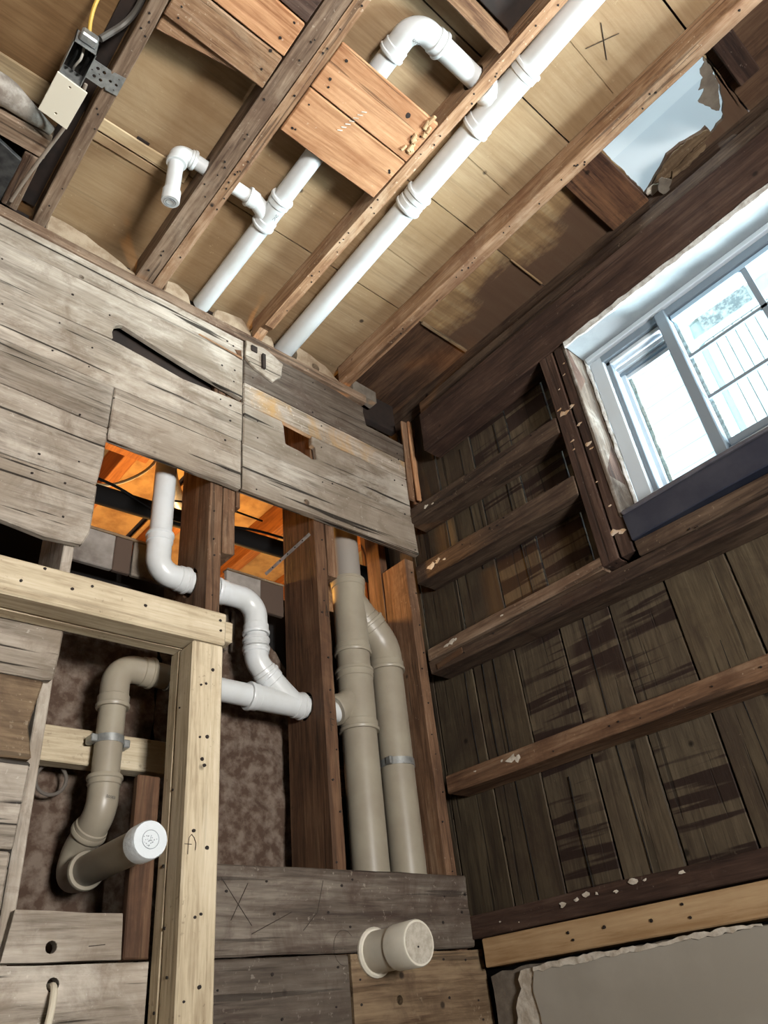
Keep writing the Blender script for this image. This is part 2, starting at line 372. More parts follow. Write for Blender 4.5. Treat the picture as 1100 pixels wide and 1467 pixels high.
def dots(parent, pts, axis, r=0.0035, name='nail_head', mat=None, t=0.0012):
    bm = bmesh.new(); i = AX[axis]; o = [k for k in range(3) if k != i]
    for p in pts:
        rr = r * random.uniform(0.7, 1.25); lo = []; hi = []
        for k in range(7):
            a = 2*math.pi*k/7; c = list(p); c[o[0]] += rr*math.cos(a); c[o[1]] += rr*math.sin(a)*random.uniform(.7, 1.1)
            c1 = list(c); c1[i] -= t; c2 = list(c); c2[i] += t; lo.append(bm.verts.new(c1)); hi.append(bm.verts.new(c2))
        bm.faces.new(lo); bm.faces.new(hi[::-1])
        for k in range(7): bm.faces.new((lo[k], lo[(k+1) % 7], hi[(k+1) % 7], hi[k]))
    bmesh.ops.recalc_face_normals(bm, faces=bm.faces)
    o = mk(name, bm, mat or NAIL, parent); o['kind'] = 'stuff'; return o
def strokes(name, polys, width, mat, parent):
    bm = bmesh.new()
    for pl in polys: tube_bm(bm, [Vector(p) for p in pl], width/2, segs=5)
    return mk(name, bm, mat, parent)
def lettering(name, s, size, base, along, up, out, mat, parent, wrap=None):
    """flat print lying on a surface; wrap = pipe radius when the print bends round a pipe"""
    cu = bpy.data.curves.new('print', 'FONT'); cu.body = s; cu.size = size; cu.resolution_u = 2
    tmp = bpy.data.objects.new('print', cu); COL.objects.link(tmp)
    me = bpy.data.meshes.new_from_object(tmp.evaluated_get(bpy.context.evaluated_depsgraph_get()))
    bpy.data.objects.remove(tmp); bm = bmesh.new(); bm.from_mesh(me); bpy.data.meshes.remove(me)
    base, along, up, out = map(Vector, (base, along, up, out)); xs = [v.co.x for v in bm.verts]; cx = (min(xs)+max(xs))/2
    for v in bm.verts:
        x, y = v.co.x - cx, v.co.y - size*0.35
        if wrap: a = y/wrap; v.co = base + along*x + up*(wrap*math.sin(a)) + out*(wrap*math.cos(a) - wrap)
        else: v.co = base + along*x + up*y
    return mk(name, bm, mat, parent)

# ================================================================== SETTING: planked wall
wb = empty('wall_back', (0, 0, 0), kind='structure')
T = 0.022; XS = -0.694
def plank(pts, mat, holes=(), y0=0.0, **k):
    k.setdefault('bevel', .0038); return prism('plank', 'xz', pts, y0, y0+T, mat, wb, holes=holes, **k)
L0 = -3.2
# row over row from the ceiling down, left of the butt joint at x = -0.69
plank([(L0, 2.853), (-1.44, 2.853), (-1.1, 2.862), (-.9, 2.868), (XS, 2.862), (XS, 2.945), (-1.0, 2.948), (L0, 2.945)], plank_mat(), holes=[circ(-1.235, 2.868, .008, 10)])
plank([(L0, 2.682), (-1.35, 2.680), (-1.119, 2.684), (-1.125, 2.712), (-1.118, 2.742), (-1.10, 2.757), (-1.075, 2.752), (-1.0, 2.735), (-.9, 2.716), (-.8, 2.700), (-.72, 2.688), (XS, 2.684), (XS, 2.859), (-.9, 2.865), (-1.1, 2.859), (L0, 2.850)], plank_mat())
plank([(L0, 2.515), (XS, 2.510), (XS, 2.668), (-.78, 2.662), (-.9, 2.655), (-1.0, 2.668), (-1.1, 2.678), (L0, 2.679)], plank_mat())
plank([(-1.094, 2.326), (XS-.002, 2.327), (XS-.002, 2.507), (-1.094, 2.509)], plank_mat())
plank([(L0, 2.375), (-1.3, 2.372), (-1.097, 2.362), (-1.097, 2.509), (L0, 2.511)], plank_mat())
plank([(L0, 2.176), (-1.104, 2.172), (-1.098, 2.27), (-1.097, 2.358), (-1.3, 2.368), (L0, 2.371)], plank_mat())
plank([(L0, 1.99), (-1.3, 1.998), (-1.2, 1.986), (-1.118, 1.992), (-1.104, 2.03), (-1.102, 2.169), (L0, 2.172)], plank_mat())
# right of the joint
XR = 0.006
plank([(XS+.003, 2.765), (-.5, 2.762), (-.17, 2.752), (.012, 2.748), (.03, 2.83), (-.03, 2.834), (-.165, 2.838), (-.176, 2.90), (-.172, 2.925), (-.3, 2.94), (-.5, 2.948), (XS+.003, 2.947)], plank_dark())
plank([(XS+.003, 2.672), (-.53, 2.668), (-.44, 2.663), (-.3, 2.664), (XR, 2.660), (.012, 2.744), (-.2, 2.748), (XS+.003, 2.761)], plank_yellow())
plank([(XS+.003, 2.500), (-.34, 2.502), (XR, 2.492), (XR, 2.656), (-.3, 2.660), (-.425, 2.659), (-.428, 2.62), (-.412, 2.618), (-.410, 2.566), (-.43, 2.560), (-.48, 2.572), (-.532, 2.576), (-.538, 2.648), (-.545, 2.664), (XS+.003, 2.668)], plank_mat())
plank([(XS+.001, 2.327), (-.381, 2.334), (XR+.004, 2.332), (XR, 2.488), (-.34, 2.498), (XS+.001, 2.496)], plank_mat(), holes=[circ(-.462, 2.372, .0105, 14)])
# below the opening, right of the new post
plank([(-.86, 1.156), (-.02, 1.156), (.008, 1.158), (.012, 1.19), (.004, 1.25), (.010, 1.325), (-.86, 1.326)], plank_dark())
plank([(-.86, .985), (-.408, .985), (-.408, 1.152), (-.86, 1.153)], plank_dark())
plank([(-.404, .985), (.035, .985), (.028, 1.152), (-.404, 1.152)], plank_brown(), holes=[circ(-.269, 1.059, .0095, 12)])
for i, (za, zb) in enumerate(((.80, .981), (.60, .796), (.40, .596), (.20, .396), (.0, .196))):
    plank([(-.86, za), (.02, za), (.02, zb), (-.86, zb)], plank_dark() if i % 2 else plank_brown(), step=.3)
# left of the post
plank([(-1.146, 1.158), (-.938, 1.157), (-.940, 1.232), (-1.137, 1.238)], plank_mat(), holes=[circ(-1.066, 1.180, .010, 12)])
plank([(-1.15, .985), (-.884, .985), (-.884, 1.153), (-1.15, 1.154)], plank_mat(), holes=[circ(-1.055, 1.124, .011, 12)])
for i, (za, zb) in enumerate(((.80, .981), (.60, .796), (.40, .596), (.20, .396), (.0, .196))):
    plank([(-1.15, za), (-.884, za), (-.884, zb), (-1.15, zb)], plank_mat(), step=.3)
plank([(L0, 1.659), (-1.154, 1.655), (-1.132, 1.66), (-1.126, 1.85), (L0, 1.85)], plank_mat())
plank([(L0, 1.494), (-1.150, 1.494), (-1.166, 1.556), (-1.158, 1.606), (-1.152, 1.652), (L0, 1.655)], plank_brown())
plank([(L0, 1.337), (-1.156, 1.335), (-1.150, 1.490), (L0, 1.490)], plank_mat())
plank([(L0, 1.17), (-1.160, 1.17), (-1.158, 1.331), (L0, 1.333)], plank_mat())
for i, (za, zb) in enumerate(((.985, 1.166), (.80, .981), (.60, .796), (.40, .596), (.20, .396), (.0, .196))):
    plank([(L0, za), (-1.155, za), (-1.155, zb), (L0, zb)], plank_mat(), step=.3)
# brown strip under the ceiling, raised patch on the butt joint, ledge pieces between the joists
beam('plate_strip', 'x', L0, -.16, (-.008, .03), (2.949, 2.986), joist_grey('x'), wb)
prism('patch_block', 'xz', [(-.69, 2.86), (-.655, 2.83), (-.585, 2.815), (-.55, 2.85), (-.545, 2.92), (-.60, 2.948), (-.69, 2.948)], -.012, -.0005, plank_mat(), wb, rough=.003, step=.02)
box('patch_block', (-.632, -.022, 2.845), (-.620, -.012, 2.91), DARKW, wb)
box('chipped_notch', (-.672, -.017, 2.905), (-.65, -.012, 2.93), DARKW, wb)
beam('splinter', 'x', -.86, -.70, (-.006, -.0005), (2.868, 2.874), joist_mat('x'), wb, tilt=(0, -.012))
prism('splinter', 'xz', [(-.725, 2.855), (-.70, 2.85), (-.703, 2.895), (-.728, 2.885), (-.719, 2.87)], -.003, -.0004, redstud_mat('x'), wb, rough=0)
for pts, hl in (([(-1.355, 2.986), (-1.075, 2.986), (-1.076, 3.03), (-1.10, 3.035), (-1.156, 3.057), (-1.239, 3.085), (-1.334, 3.092), (-1.352, 3.088)], []),
                ([(-.988, 2.986), (-.648, 2.986), (-.650, 3.030), (-.69, 3.085), (-.735, 3.075), (-.789, 3.062), (-.80, 3.02), (-.80, 3.012), (-.884, 3.012), (-.89, 3.06), (-.93, 3.085), (-.97, 3.075)], []),
                ([(-.612, 2.986), (-.267, 2.986), (-.268, 3.02), (-.33, 3.062), (-.409, 3.085), (-.456, 3.088), (-.462, 3.0), (-.555, 3.0), (-.57, 3.062), (-.61, 3.06)], [circ(-.375, 3.03, .017, 16)])):
    prism('ledge_block', 'xz', pts, .018, .05, LEDGE, wb, holes=hl, rough=.003, step=.02, bevel=.004)
for xa, xb in ((-3.2, -1.395), (-1.35, -1.08), (-.985, -.65), (-.61, -.27), (-.215, .05)):
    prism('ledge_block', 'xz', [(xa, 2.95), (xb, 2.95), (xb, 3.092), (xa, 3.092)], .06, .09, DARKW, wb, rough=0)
# nails over the planks
rn = random.Random(4)
pts = []
for z in (2.97, 2.90, 2.78, 2.72, 2.63, 2.55, 2.47, 2.36, 2.22, 2.13, 2.05):
    for x in (-1.62, -1.42, -1.25, -1.16, -.76, -.72, -.66, -.4, -.37, -.05, -.02):
        if z < 2.33 and x > -1.12: continue
        if rn.random() < .6: pts.append((x+rn.uniform(-.02, .02), -.0005, z+rn.uniform(-.02, .02)))
for z in (1.29, 1.22, 1.12, 1.04, 1.01):
    for x in (-.75, -.6, -.44, -.38, -.1, -.03): pts.append((x+rn.uniform(-.03, .03), -.0005, z+rn.uniform(-.02, .02)))
dots(wb, pts, 'y', .0032)
strokes('saw_line', [[(-1.375, -.0006, 2.30), (-1.371, -.0006, 2.355)], [(-.735, -.0006, 1.30), (-.66, -.0006, 1.21)], [(-.66, -.0006, 1.195), (-.56, -.0006, 1.235)], [(-.71, -.0006, 1.22), (-.67, -.0006, 1.29)],
                     [(-.47, -.0006, 1.30), (-.49, -.0006, 1.235), (-.53, -.0006, 1.20)], [(-1.0, -.0006, 1.18), (-.97, -.0006, 1.182)]], .0016, PENCIL, wb)
strokes('pencil_curve', [[(-.42+.03*math.cos(a), -.0006, 1.165+.035*math.sin(a)) for a in [k*.35 for k in range(2, 15)]]], .001, PENCIL, wb)
# behind the planks: panel strip, added black light blockers, rough plaster
for xa, xb, m in ((-1.12, -.965, 0), (-.965, -.915, 1), (-.91, -.80, 2), (-.62, -.50, 0), (-.499, -.415, 1)):
    beam('panel_strip', 'x', xa, xb, (.20, .215), (2.075, 2.182), (PANEL, DARKW, GREYP)[m] if m != 1 else simple('brown_panel', '#4a3b31', .85), wb, j=.0004, n=2)
beam('panel_cap', 'x', -1.12, -.80, (.196, .224), (2.181, 2.189), plank_brown('x'), wb, j=.002)
beam('panel_cap', 'x', -.62, -.415, (.196, .224), (2.181, 2.189), plank_brown('x'), wb, j=.002)
box('black_backing', (-3.2, .30, .0), (-.27, .31, 2.20), BLACK, wb)  # added black sheet; hides the lit room so the gap stays dark
box('black_backing', (-.33, .225, .0), (.09, .235, 2.16), BLACK, wb)  # added black sheet behind the stacks, keeps the bay dark
box('black_backing', (-3.2, .236, 2.90), (.112, .246, 3.11), BLACK, wb)  # added blocker; stops bulb light spilling over the plank tops
box('black_backing', (.035, .226, 0), (.112, .235, 3.10), BLACK, wb)  # added blocker; keeps bulb light off the right wall
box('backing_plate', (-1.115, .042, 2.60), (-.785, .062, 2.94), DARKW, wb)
def stucco(x0, x1, z0, topf, y, amp, nx, nz, seed):
    bm = bmesh.new(); g = []
    for i in range(nx+1):
        x = x0+(x1-x0)*i/nx; row = []; zt = topf(x)
        for k in range(nz+1):
            z = z0+(zt-z0)*k/nz; p = Vector((x*9+seed, z*9, 0))
            h = mnoise.fractal(p, .8, 2.0, 6)*amp + max(0, mnoise.noise(p*2.7))*amp*.9
            row.append(bm.verts.new((x, y-h, z)))
        g.append(row)
    for i in range(nx):
        for k in range(nz): bm.faces.new((g[i][k], g[i+1][k], g[i+1][k+1], g[i][k+1]))
    bmesh.ops.recalc_face_normals(bm, faces=bm.faces)
    return mk('rough_plaster', bm, STUCCO, wb, smooth=True)
stucco(-1.14, -.79, 1.15, lambda x: 1.955, .262, .012, 44, 90, 3)
stucco(-.79, -.33, 1.10, lambda x: 2.10 if x < -.56 else 2.10-(x+.56)*.95, .245, .014, 44, 90, 11)
for x in (-.64, -.615, -.59): beam('lath_edge', 'z', 1.93, 2.06, (x, x+.014), (.215, .225), plank_dark('z'), wb)
bm = bmesh.new(); tube_bm(bm, [Vector((-1.038+.033*math.cos(a), .208, 1.525+.033*math.sin(a))) for a in [k*math.pi/12 for k in range(25)]], .004, segs=8)
mk('old_pipe_ring', bm, simple('grey_putty', '#5f5851', .9), wb, smooth=True)

# ================================================================== SETTING: right wall (outer sheathing at x = .09)
wr = empty('wall_right', (.09, 0, 0), kind='structure')
ys = [.25, .09, -.08, -.25, -.418, -.585, -.757, -.924, -1.10, -1.27, -1.44, -1.61, -1.78, -1.95, -2.3, -2.65, -3.0, -3.4]
for i, (a, b) in enumerate(zip(ys, ys[1:])):
    m = sheath_striped() if i in (3, 5, 8, 4, 11) else sheath_mat()
    dx = random.uniform(-.002, .002)
    spans = ((1.15, 2.10), (2.72, 3.09)) if (b < -.77 and a > -1.80) else ((1.15, 3.09),)
    if i in (5, 6, 7): spans = tuple(spans)
    for (za, zb) in spans:
        beam('sheathing_board', 'z', za, zb, (.09+dx, .108+dx), (b+.0022, a-.0022), m, wr, j=.0012, n=5)
        if zb > 2.5 and za < 2: pass
for y, za, zb in ((-.165, 1.2, 1.9), (-.12, 1.56, 1.9), (-.045, 1.56, 1.9), (-.365, 1.94, 2.7), (-.50, 1.2, 1.9), (-.84, 1.2, 1.9), (-.335, 1.2, 1.5), (-.20, 2.2, 2.7)):
    strokes('crack_line', [[(.0885, y, za), (.0885, y+.003, (za+zb)/2), (.0885, y-.002, zb)]], .0026, BLACK, wr)
beam('sill_plate', 'y', .02, -3.4, (.0, .088), (1.175, 1.226), dark_beam(), wr, j=.002)
SILLMARKS = [(-.30, 1.205, .012), (-.34, 1.21, .008), (-.37, 1.215, .012), (-.40, 1.212, .006), (-.45, 1.208, .007), (-.50, 1.22, .012), (-.53, 1.217, .006), (-.62, 1.215, .010), (-.1, 1.2, .004), (-.16, 1.19, .003)]
box('black_backing', (.112, -3.4, 0), (.118, .3, 1.99), BLACK, wr)

# ================================================================== SETTING: ceiling
ce = empty('ceiling', (-1.5, -1.5, 3.095), kind='structure')
yb = [.30, -.33, -.71, -1.09, -1.48, -1.87, -2.25, -2.63, -3.4]
xb = [-3.2, -2.15, -1.75, -1.372, -1.03, -.63, -.243, .10]
ZS = 3.095
for bi, (xa, xc) in enumerate(zip(xb, xb[1:])):
    for yi, (ya, yc) in enumerate(zip(yb, yb[1:])):
        g = .0022; zz = ZS + random.uniform(0, .002)
        if bi == 6 and yi == 3:      # torn opening to the room above
            torn = [(-.18, -1.474), (-.128, -1.477), (-.046, -1.463), (.007, -1.443), (.05, -1.42), (.052, -1.401), (.062, -1.377), (.03, -1.376), (.032, -1.359), (.022, -1.33), (.014, -1.299), (.012, -1.276), (.009, -1.254), (.026, -1.231), (.039, -1.203), (.055, -1.175), (.063, -1.157), (.071, -1.139)]
            prism('subfloor_panel', 'xy', [(-.243+g, -1.09-g), (-.243+g, -1.138)] + torn[::-1] + [(-.18, -1.4785), (.098, -1.4785), (.098, -1.09-g)], zz, zz+.012, STAIN, ce, rough=.002, step=.012, bevel=0)
            continue
        if bi == 6: m = SUBDARK if yi == 0 or yi >= 4 else STAIN
        else: m = sub_mat() if bi > 2 else SUBLEFT
        prism('subfloor_panel', 'xy', [(xa+g, yc+g), (xc-g, yc+g), (xc-g, ya-g), (xa+g, ya-g)], zz, zz+.012, m, ce, rough=.0008, step=.1, bevel=0)
prism('slab_above', 'xy', [(-3.3, -3.5), (.118, -3.5), (.118, 1.8), (-3.3, 1.8)], 3.112, 3.13, DARKW, ce, holes=[[(-.19, -1.13), (.095, -1.13), (.095, -1.474), (-.19, -1.474)]], rough=0, bevel=0)  # solid layer over the panels, added to block light
BAT = wood('pale_batten', '#8c785c', '#a6906f', '#b8a483', 'x', rings=.1, bump=.3)
beam('batten_strip', 'x', -1.35, -1.09, (-.345, -.305), (3.086, 3.0945), BAT, ce)
beam('batten_strip', 'x', -1.35, -1.09, (-.300, -.272), (3.090, 3.0945), sub_mat(), ce)
box('dark_slot', (-1.255, -.352, 3.09), (-1.22, -.345, 3.0945), DARKW, ce)
box('shade_strip', (-1.436, -.74, 3.088), (-1.396, .02, 3.0945), DARKW, ce)  # shade beside the leftmost joist, painted as a dark strip
beam('batten_strip', 'x', -1.74, -1.44, (-.345, -.275), (3.086, 3.0945), BAT, ce)
beam('batten_strip', 'x', -.158, .075, (-.343, -.330), (3.084, 3.0945), plank_brown('x'), ce)
beam('batten_strip', 'x', -.10, .07, (-.716, -.708), (3.088, 3.0945), sub_mat(), ce)
beam('batten_strip', 'x', -.215, -.02, (-1.56, -1.50), (3.07, 3.0945), dark_beam('x'), ce)
for ya, yc in ((-.5, -.5), (-.88, -.88), (-1.27, -1.27)):
    strokes('scribed_line', [[(-.60, ya, 3.0945), (-.28, ya+.01, 3.0945)]], .0012, simple('faint_line', '#7d6444', .9), ce)
strokes('pencil_cross', [[(-.46, -1.345, 3.0942), (-.37, -1.30, 3.0942)], [(-.44, -1.28, 3.0942), (-.40, -1.36, 3.0942)]], .0022, PENCIL, ce)
# rim board and torn layers round the opening
beam('rim_board', 'y', .25, -3.4, (.085, .11), (2.995, 3.094), girt_mat(), ce, j=.002)
for pts, z, m in (([(-.183, -1.475), (-.15, -1.467), (-.143, -1.449), (-.116, -1.443), (-.093, -1.417), (-.087, -1.431), (-.068, -1.4), (-.032, -1.410), (.01, -1.425), (-.053, -1.46), (-.126, -1.474)], 3.088, GREYP),
                  ([(.029, -1.374), (.056, -1.377), (.059, -1.353), (.079, -1.332), (.083, -1.28), (.079, -1.233), (.068, -1.202), (.05, -1.176), (.032, -1.212), (.012, -1.262), (.012, -1.321)], 3.085, plank_brown('y')),
                  ([(.045, -1.36), (.075, -1.34), (.084, -1.28), (.08, -1.22), (.06, -1.24), (.05, -1.30)], 3.079, plank_brown('y')),
                  ([(.033, -1.193), (.026, -1.21), (.059, -1.224), (.082, -1.201), (.084, -1.179), (.059, -1.177)], 3.05, GREYP),
                  ([(.059, -1.142), (.047, -1.163), (.061, -1.191), (.065, -1.214), (.084, -1.212), (.078, -1.181), (.081, -1.153)], 3.080, DRYP)):
    prism('torn_layer', 'xy', pts, z, z+.004, m, ce, rough=.003, step=.008, bevel=0)

# room shell out of view, floor, doorways behind the viewer
fl = box('floor', (-3.25, -3.5, -.05), (.15, .30, 0), FLOORM); tag(fl, kind='structure')
wl = empty('wall_left', (-3.2, 0, 0), kind='structure')
box('plaster_field', (-3.25, -3.4, 0), (-3.2, .3, 3.11), PLASTER_ROOM, wl)
wf = empty('wall_front', (0, -3.4, 0), kind='structure')
box('plaster_field', (-3.2, -3.45, 0), (.12, -3.4, 3.11), PLASTER_ROOM, wf)

# ================================================================== CEILING JOISTS AND BOARDS
def joist(xa, xb_, m, label, y1=-3.38, holes=None, sag=None):
    if holes: o = prism('ceiling_joist', 'yz', [(.02, 3.011), (.02, 3.093), (y1, 3.093), (y1, 3.011), (-.30, 3.009), (-.06, 3.006), (-.03, 3.022)] if sag else [(.02, 3.011), (.02, 3.093), (y1, 3.093), (y1, 3.011)], xa, xb_, m, None, holes=holes, rough=.0012, step=.12, bevel=.0025)
    else: o = beam('ceiling_joist', 'y', .02, y1, (xa, xb_), (3.010, 3.093), m, None, j=.0016, n=26)
    tag(o, label, 'joist', 'old ceiling joists'); 
    r_ = random.Random(int(abs(xa)*1000)); w_ = xb_-xa
    dots(o, [(xa+w_*r_.uniform(.2, .8), -y, 3.0085) for y in [abs(r_.choice([.08, .3, .45, .62, .86, 1.05, 1.3, 1.6]) + r_.gauss(0, .04)) + .01 for k in range(22)]], 'z', .0026)
    return o
joist(-1.392, -1.356, joist_grey(), 'greyed ceiling joist that carries the perforated bracket of the electrical box')
joist(-1.075, -1.024, joist_grey(), 'greyed left half of the doubled ceiling joist behind the small capped elbow', holes=[circ(-.405, 3.052, .026, 20)])
joist(-1.021, -.988, joist_mat(), 'orange-brown right half of the doubled ceiling joist beside the split crack', holes=[circ(-.405, 3.052, .026, 20)])
joist(-.647, -.613, joist_mat(), 'narrow ceiling joist between the two white ceiling pipes, splintered below the orange boards', holes=[circ(-1.05, 3.052, .036, 24)], sag=True)
joist(-.268, -.221, joist_mat(), 'rough reddish ceiling joist between the long white pipe and the torn ceiling hole')
def cb(y0, y1, x0, x1, m, label, z=(3.0095, 3.0195), **k):
    o = beam('ceiling_board', 'x', x0, x1, (y0, y1), z, m, None, j=.0012, **k); return tag(o, label, 'board', 'boards set between the joists')
b1 = cb(-.777, -.640, -.984, -.652, block_mat(), 'rough-grained orange board between joists, in front of the white ceiling pipe')
b2 = cb(-.915, -.781, -.984, -.652, block_mat(), 'smooth orange board with a knot and splintered corner between joists')
b3 = cb(-.793, -.700, -1.352, -1.079, joist_mat('x'), 'scuffed brown board with white scrapes between joists near top left')
b4 = cb(-.890, -.797, -1.352, -1.079, block_mat(), 'orange-brown nailed board beside the scuffed one near top left')
b5 = cb(-1.05, -.894, -1.352, -1.079, dark_beam('x'), 'dark stained board at the top edge between joists')
b6 = cb(-.697, -.655, -1.352, -1.15, joist_mat('x'), 'thin curved edge strip behind the scuffed board near top left', z=(3.021, 3.04), tilt=(-.035, 0))
b7 = cb(-1.178, -1.140, -.984, -.652, joist_mat('x'), 'short cross block near the pipe bend at the top edge', z=(3.011, 3.09))
b8 = cb(-1.40, -1.184, -.984, -.652, DARKW, 'dark board behind the short cross block at the top edge', z=(3.06, 3.075))
b9 = cb(-1.136, -1.000, -.214, .083, wood('water_darkened_board', '#3c2820', '#6b4c38', '#8a6548', 'x', blotch=('#251a1b', .8, 4), bump=.6), 'water-darkened board beside the torn white hole', z=(3.072, 3.088))
for b in (b1, b2, b3, b4):
    c = WL[b]; s = (b1, b2, b3, b4).index(b); hx = .15 if s < 2 else .12
    dots(b, [(c.x+sx*(hx-.02*random.random()), c.y+random.uniform(-.045, .045), 3.009) for sx in (-1, -1, -1, 1, 1)], 'z', .0035)
# splintered pale wood at the corner of the knotty board
for i in range(12):
    x = -.66 - random.random()*.02 - (i % 3)*.008; y = -.80-.10*random.random()
    beam('splinter', 'y', y, y-random.uniform(.012, .03), (x, x+random.uniform(.006, .013)), (3.001, 3.009), newpine_mat('y'), b2, n=1, j=.002, tilt=(random.uniform(-.006, .006), .003))
prism('knot', 'xy', circ(-.735, -.882, .008, 12), 3.0085, 3.0096, DARKW, b2, rough=.001)
strokes('white_scrape', [[(-.862+.0035*k, -.735-.013*k, 3.0082), (-.850+.0035*k, -.742-.013*k, 3.0082)] for k in range(7)], .003, DRYP, b1)

# ================================================================== RIGHT WALL FRAMING
bA = beam('wall_beam', 'y', -.112, -3.38, (.0, .084), (2.716, 2.893), dark_beam(), None, j=.002); tag(bA, 'thick dark beam along the right wall just above the window', 'beam')
bB = beam('wall_plate', 'y', -.09, -3.38, (.040, .083), (2.903, 2.990), girt_mat(), None, j=.002); tag(bB, 'dark upper plate between the thick beam and the ceiling on the right', 'beam')
def girt(z0, z1, y1, label, m=None, tilt=0, x=(0, .086), y0=.015, g='horizontal girts of the right wall'):
    o = beam('wall_girt', 'y', y0, y1, x, (z0, z1), m or girt_mat(), None, j=.0018, tilt=(0, tilt)); return tag(o, label, 'girt', g)
g2 = girt(2.460, 2.520, -.648, 'uppermost short brown girt, ending at the window post', tilt=-.042)
g3 = girt(2.222, 2.290, -.648, 'second short brown girt below the uppermost, ending at the window post', tilt=-.036)
g4a = girt(1.946, 1.984, -.652, 'thin lighter strip lying on top of the long girt under the window', joist_grey(), tilt=-.008)
g4 = girt(1.900, 1.943, -3.38, 'long brown girt running just below the window', tilt=-.11)
g5 = girt(1.537, 1.588, -3.38, 'lowest long girt, lighter brown with white paint scrapes', stud_mat('y'), tilt=-.045)
for g_, zc in ((g5, 1.55), (g4, 1.915), (g3, 2.25), (g2, 2.48)):
    dots(g_, [(-.001, -random.random()*(.6 if g_ in (g3, g2) else 1.1), zc+random.uniform(-.018, .012)) for _ in range(7)], 'x', .0026)
def paint(parent, pts, x=-.0012, name='paint_scrape', m=None, r=.012):
    bm = bmesh.new()
    for (y, z, s) in pts:
        c = bm.verts.new((x-.0008, y, z)); n_ = 9; vs = [bm.verts.new((x, y+s*random.uniform(.4, 1.3)*math.cos(6.283*k/n_), z+s*.55*random.uniform(.4, 1.3)*math.sin(6.283*k/n_))) for k in range(n_)]
        for k in range(n_): bm.faces.new((c, vs[k], vs[(k+1) % n_]))
    bmesh.ops.recalc_face_normals(bm, faces=bm.faces); o = mk(name, bm, m or DRYP, parent); o['kind'] = 'stuff'; return o
paint(g5, [(-.235, 1.565, .02), (-.255, 1.56, .016), (-.20, 1.57, .006), (-.10, 1.57, .005)])
paint(g4a, [(-.095, 1.965, .016), (-.07, 1.962, .012), (-.11, 1.967, .008), (-.30, 1.962, .007)])
paint(g3, [(-.06, 2.255, .02), (-.09, 2.26, .015), (-.12, 2.25, .008)])
paint(g2, [(-.075, 2.488, .012), (-.11, 2.48, .008)])
paint(wr, SILLMARKS)
beam('pale_gouge', 'y', -.02, -.13, (-.003, 0), (1.902, 1.920), redstud_mat('y'), g4, tilt=(0, .012))
# posts beside the window
p1 = beam('window_post', 'z', 1.946, 2.714, (0, .086), (-.702, -.652), dark_beam('z'), None, j=.0015); tag(p1, 'dark window post nearer the planked wall, with chipped paint spots', 'post', 'posts left of the window')
p2 = beam('window_post', 'z', 1.946, 2.714, (.002, .086), (-.749, -.708), dark_beam('z'), None, j=.0015); tag(p2, 'dark window post directly against the peeling window jamb', 'post', 'posts left of the window')
chip = simple('bare_wood_chip', '#b08f6c', .9, var=('#d8cdbd', .7, 40))
paint(p1, [(-.675, 2.47, .016), (-.688, 2.465, .012), (-.67, 2.49, .008), (-.68, 2.36, .008), (-.675, 2.33, .006), (-.69, 2.56, .005)], m=chip, name='paint_chip')
paint(p2, [(-.71, 2.475, .012), (-.72, 2.32, .012), (-.727, 2.30, .007), (-.715, 2.40, .009), (-.725, 2.10, .006), (-.715, 2.02, .018), (-.735, 2.012, .014), (-.71, 2.19, .005), (-.72, 2.6, .006), (-.73, 2.64, .005)], m=chip, name='paint_chip', x=.001)
# new pine board, drywall
nb = beam('pine_board', 'y', -.032, -3.38, (-.002, .086), (1.109, 1.171), newpine_mat(), None, j=.0006); tag(nb, 'clean new pine board along the bottom of the right wall above the drywall', 'board')
dots(nb, [(-.0035, -.30, 1.148), (-.0035, -.31, 1.132), (-.0035, -.60, 1.158), (-.0035, -.61, 1.132), (-.0035, -.40, 1.145), (-.0035, -.52, 1.14)], 'x', .0035)
dw = prism('drywall_sheet', 'yz', [(-.150, .0), (-.172, .95), (-.178, 1.0), (-.168, 1.05), (-.182, 1.088), (-.25, 1.092), (-.32, 1.087), (-.4, 1.094), (-.5, 1.090), (-.6, 1.097), (-.66, 1.094), (-.8, 1.099), (-3.38, 1.10), (-3.38, 0)], -.004, .010, DRY, None, rough=.0018, step=.02, bevel=0)
tag(dw, 'painted drywall sheet at the bottom right with a torn top edge', 'drywall')
prism('torn_paper_edge', 'yz', [(-.182, 1.084), (-.18, 1.094), (-.28, 1.099), (-.4, 1.100), (-.52, 1.099), (-.62, 1.104), (-.75, 1.103), (-.75, 1.097), (-.6, 1.094), (-.45, 1.09), (-.3, 1.087)], -.006, -.0042, DRYP, dw, rough=.003, step=.012, bevel=0)
prism('exposed_plaster', 'yz', [(-.088, .0), (-.098, .95), (-.105, 1.02), (-.118, 1.04), (-.13, 1.055), (-.128, 1.075), (-.14, 1.09), (-.186, 1.092), (-.172, 1.05), (-.182, 1.0), (-.170, .0)], .0005, .011, DRYP, dw, rough=.003, step=.015, bevel=0)
gp = prism('plaster_strip', 'yz', [(-.02, 0), (-.03, 1.09), (-.07, 1.096), (-.16, 1.100), (-3.38, 1.104), (-3.38, 1.06), (-.16, 1.05), (-.15, 0)], .013, .08, GREYP, None, rough=.003, step=.03, bevel=0)
tag(gp, 'rough grey plaster strip beside the drywall in the lower right corner', 'plaster')

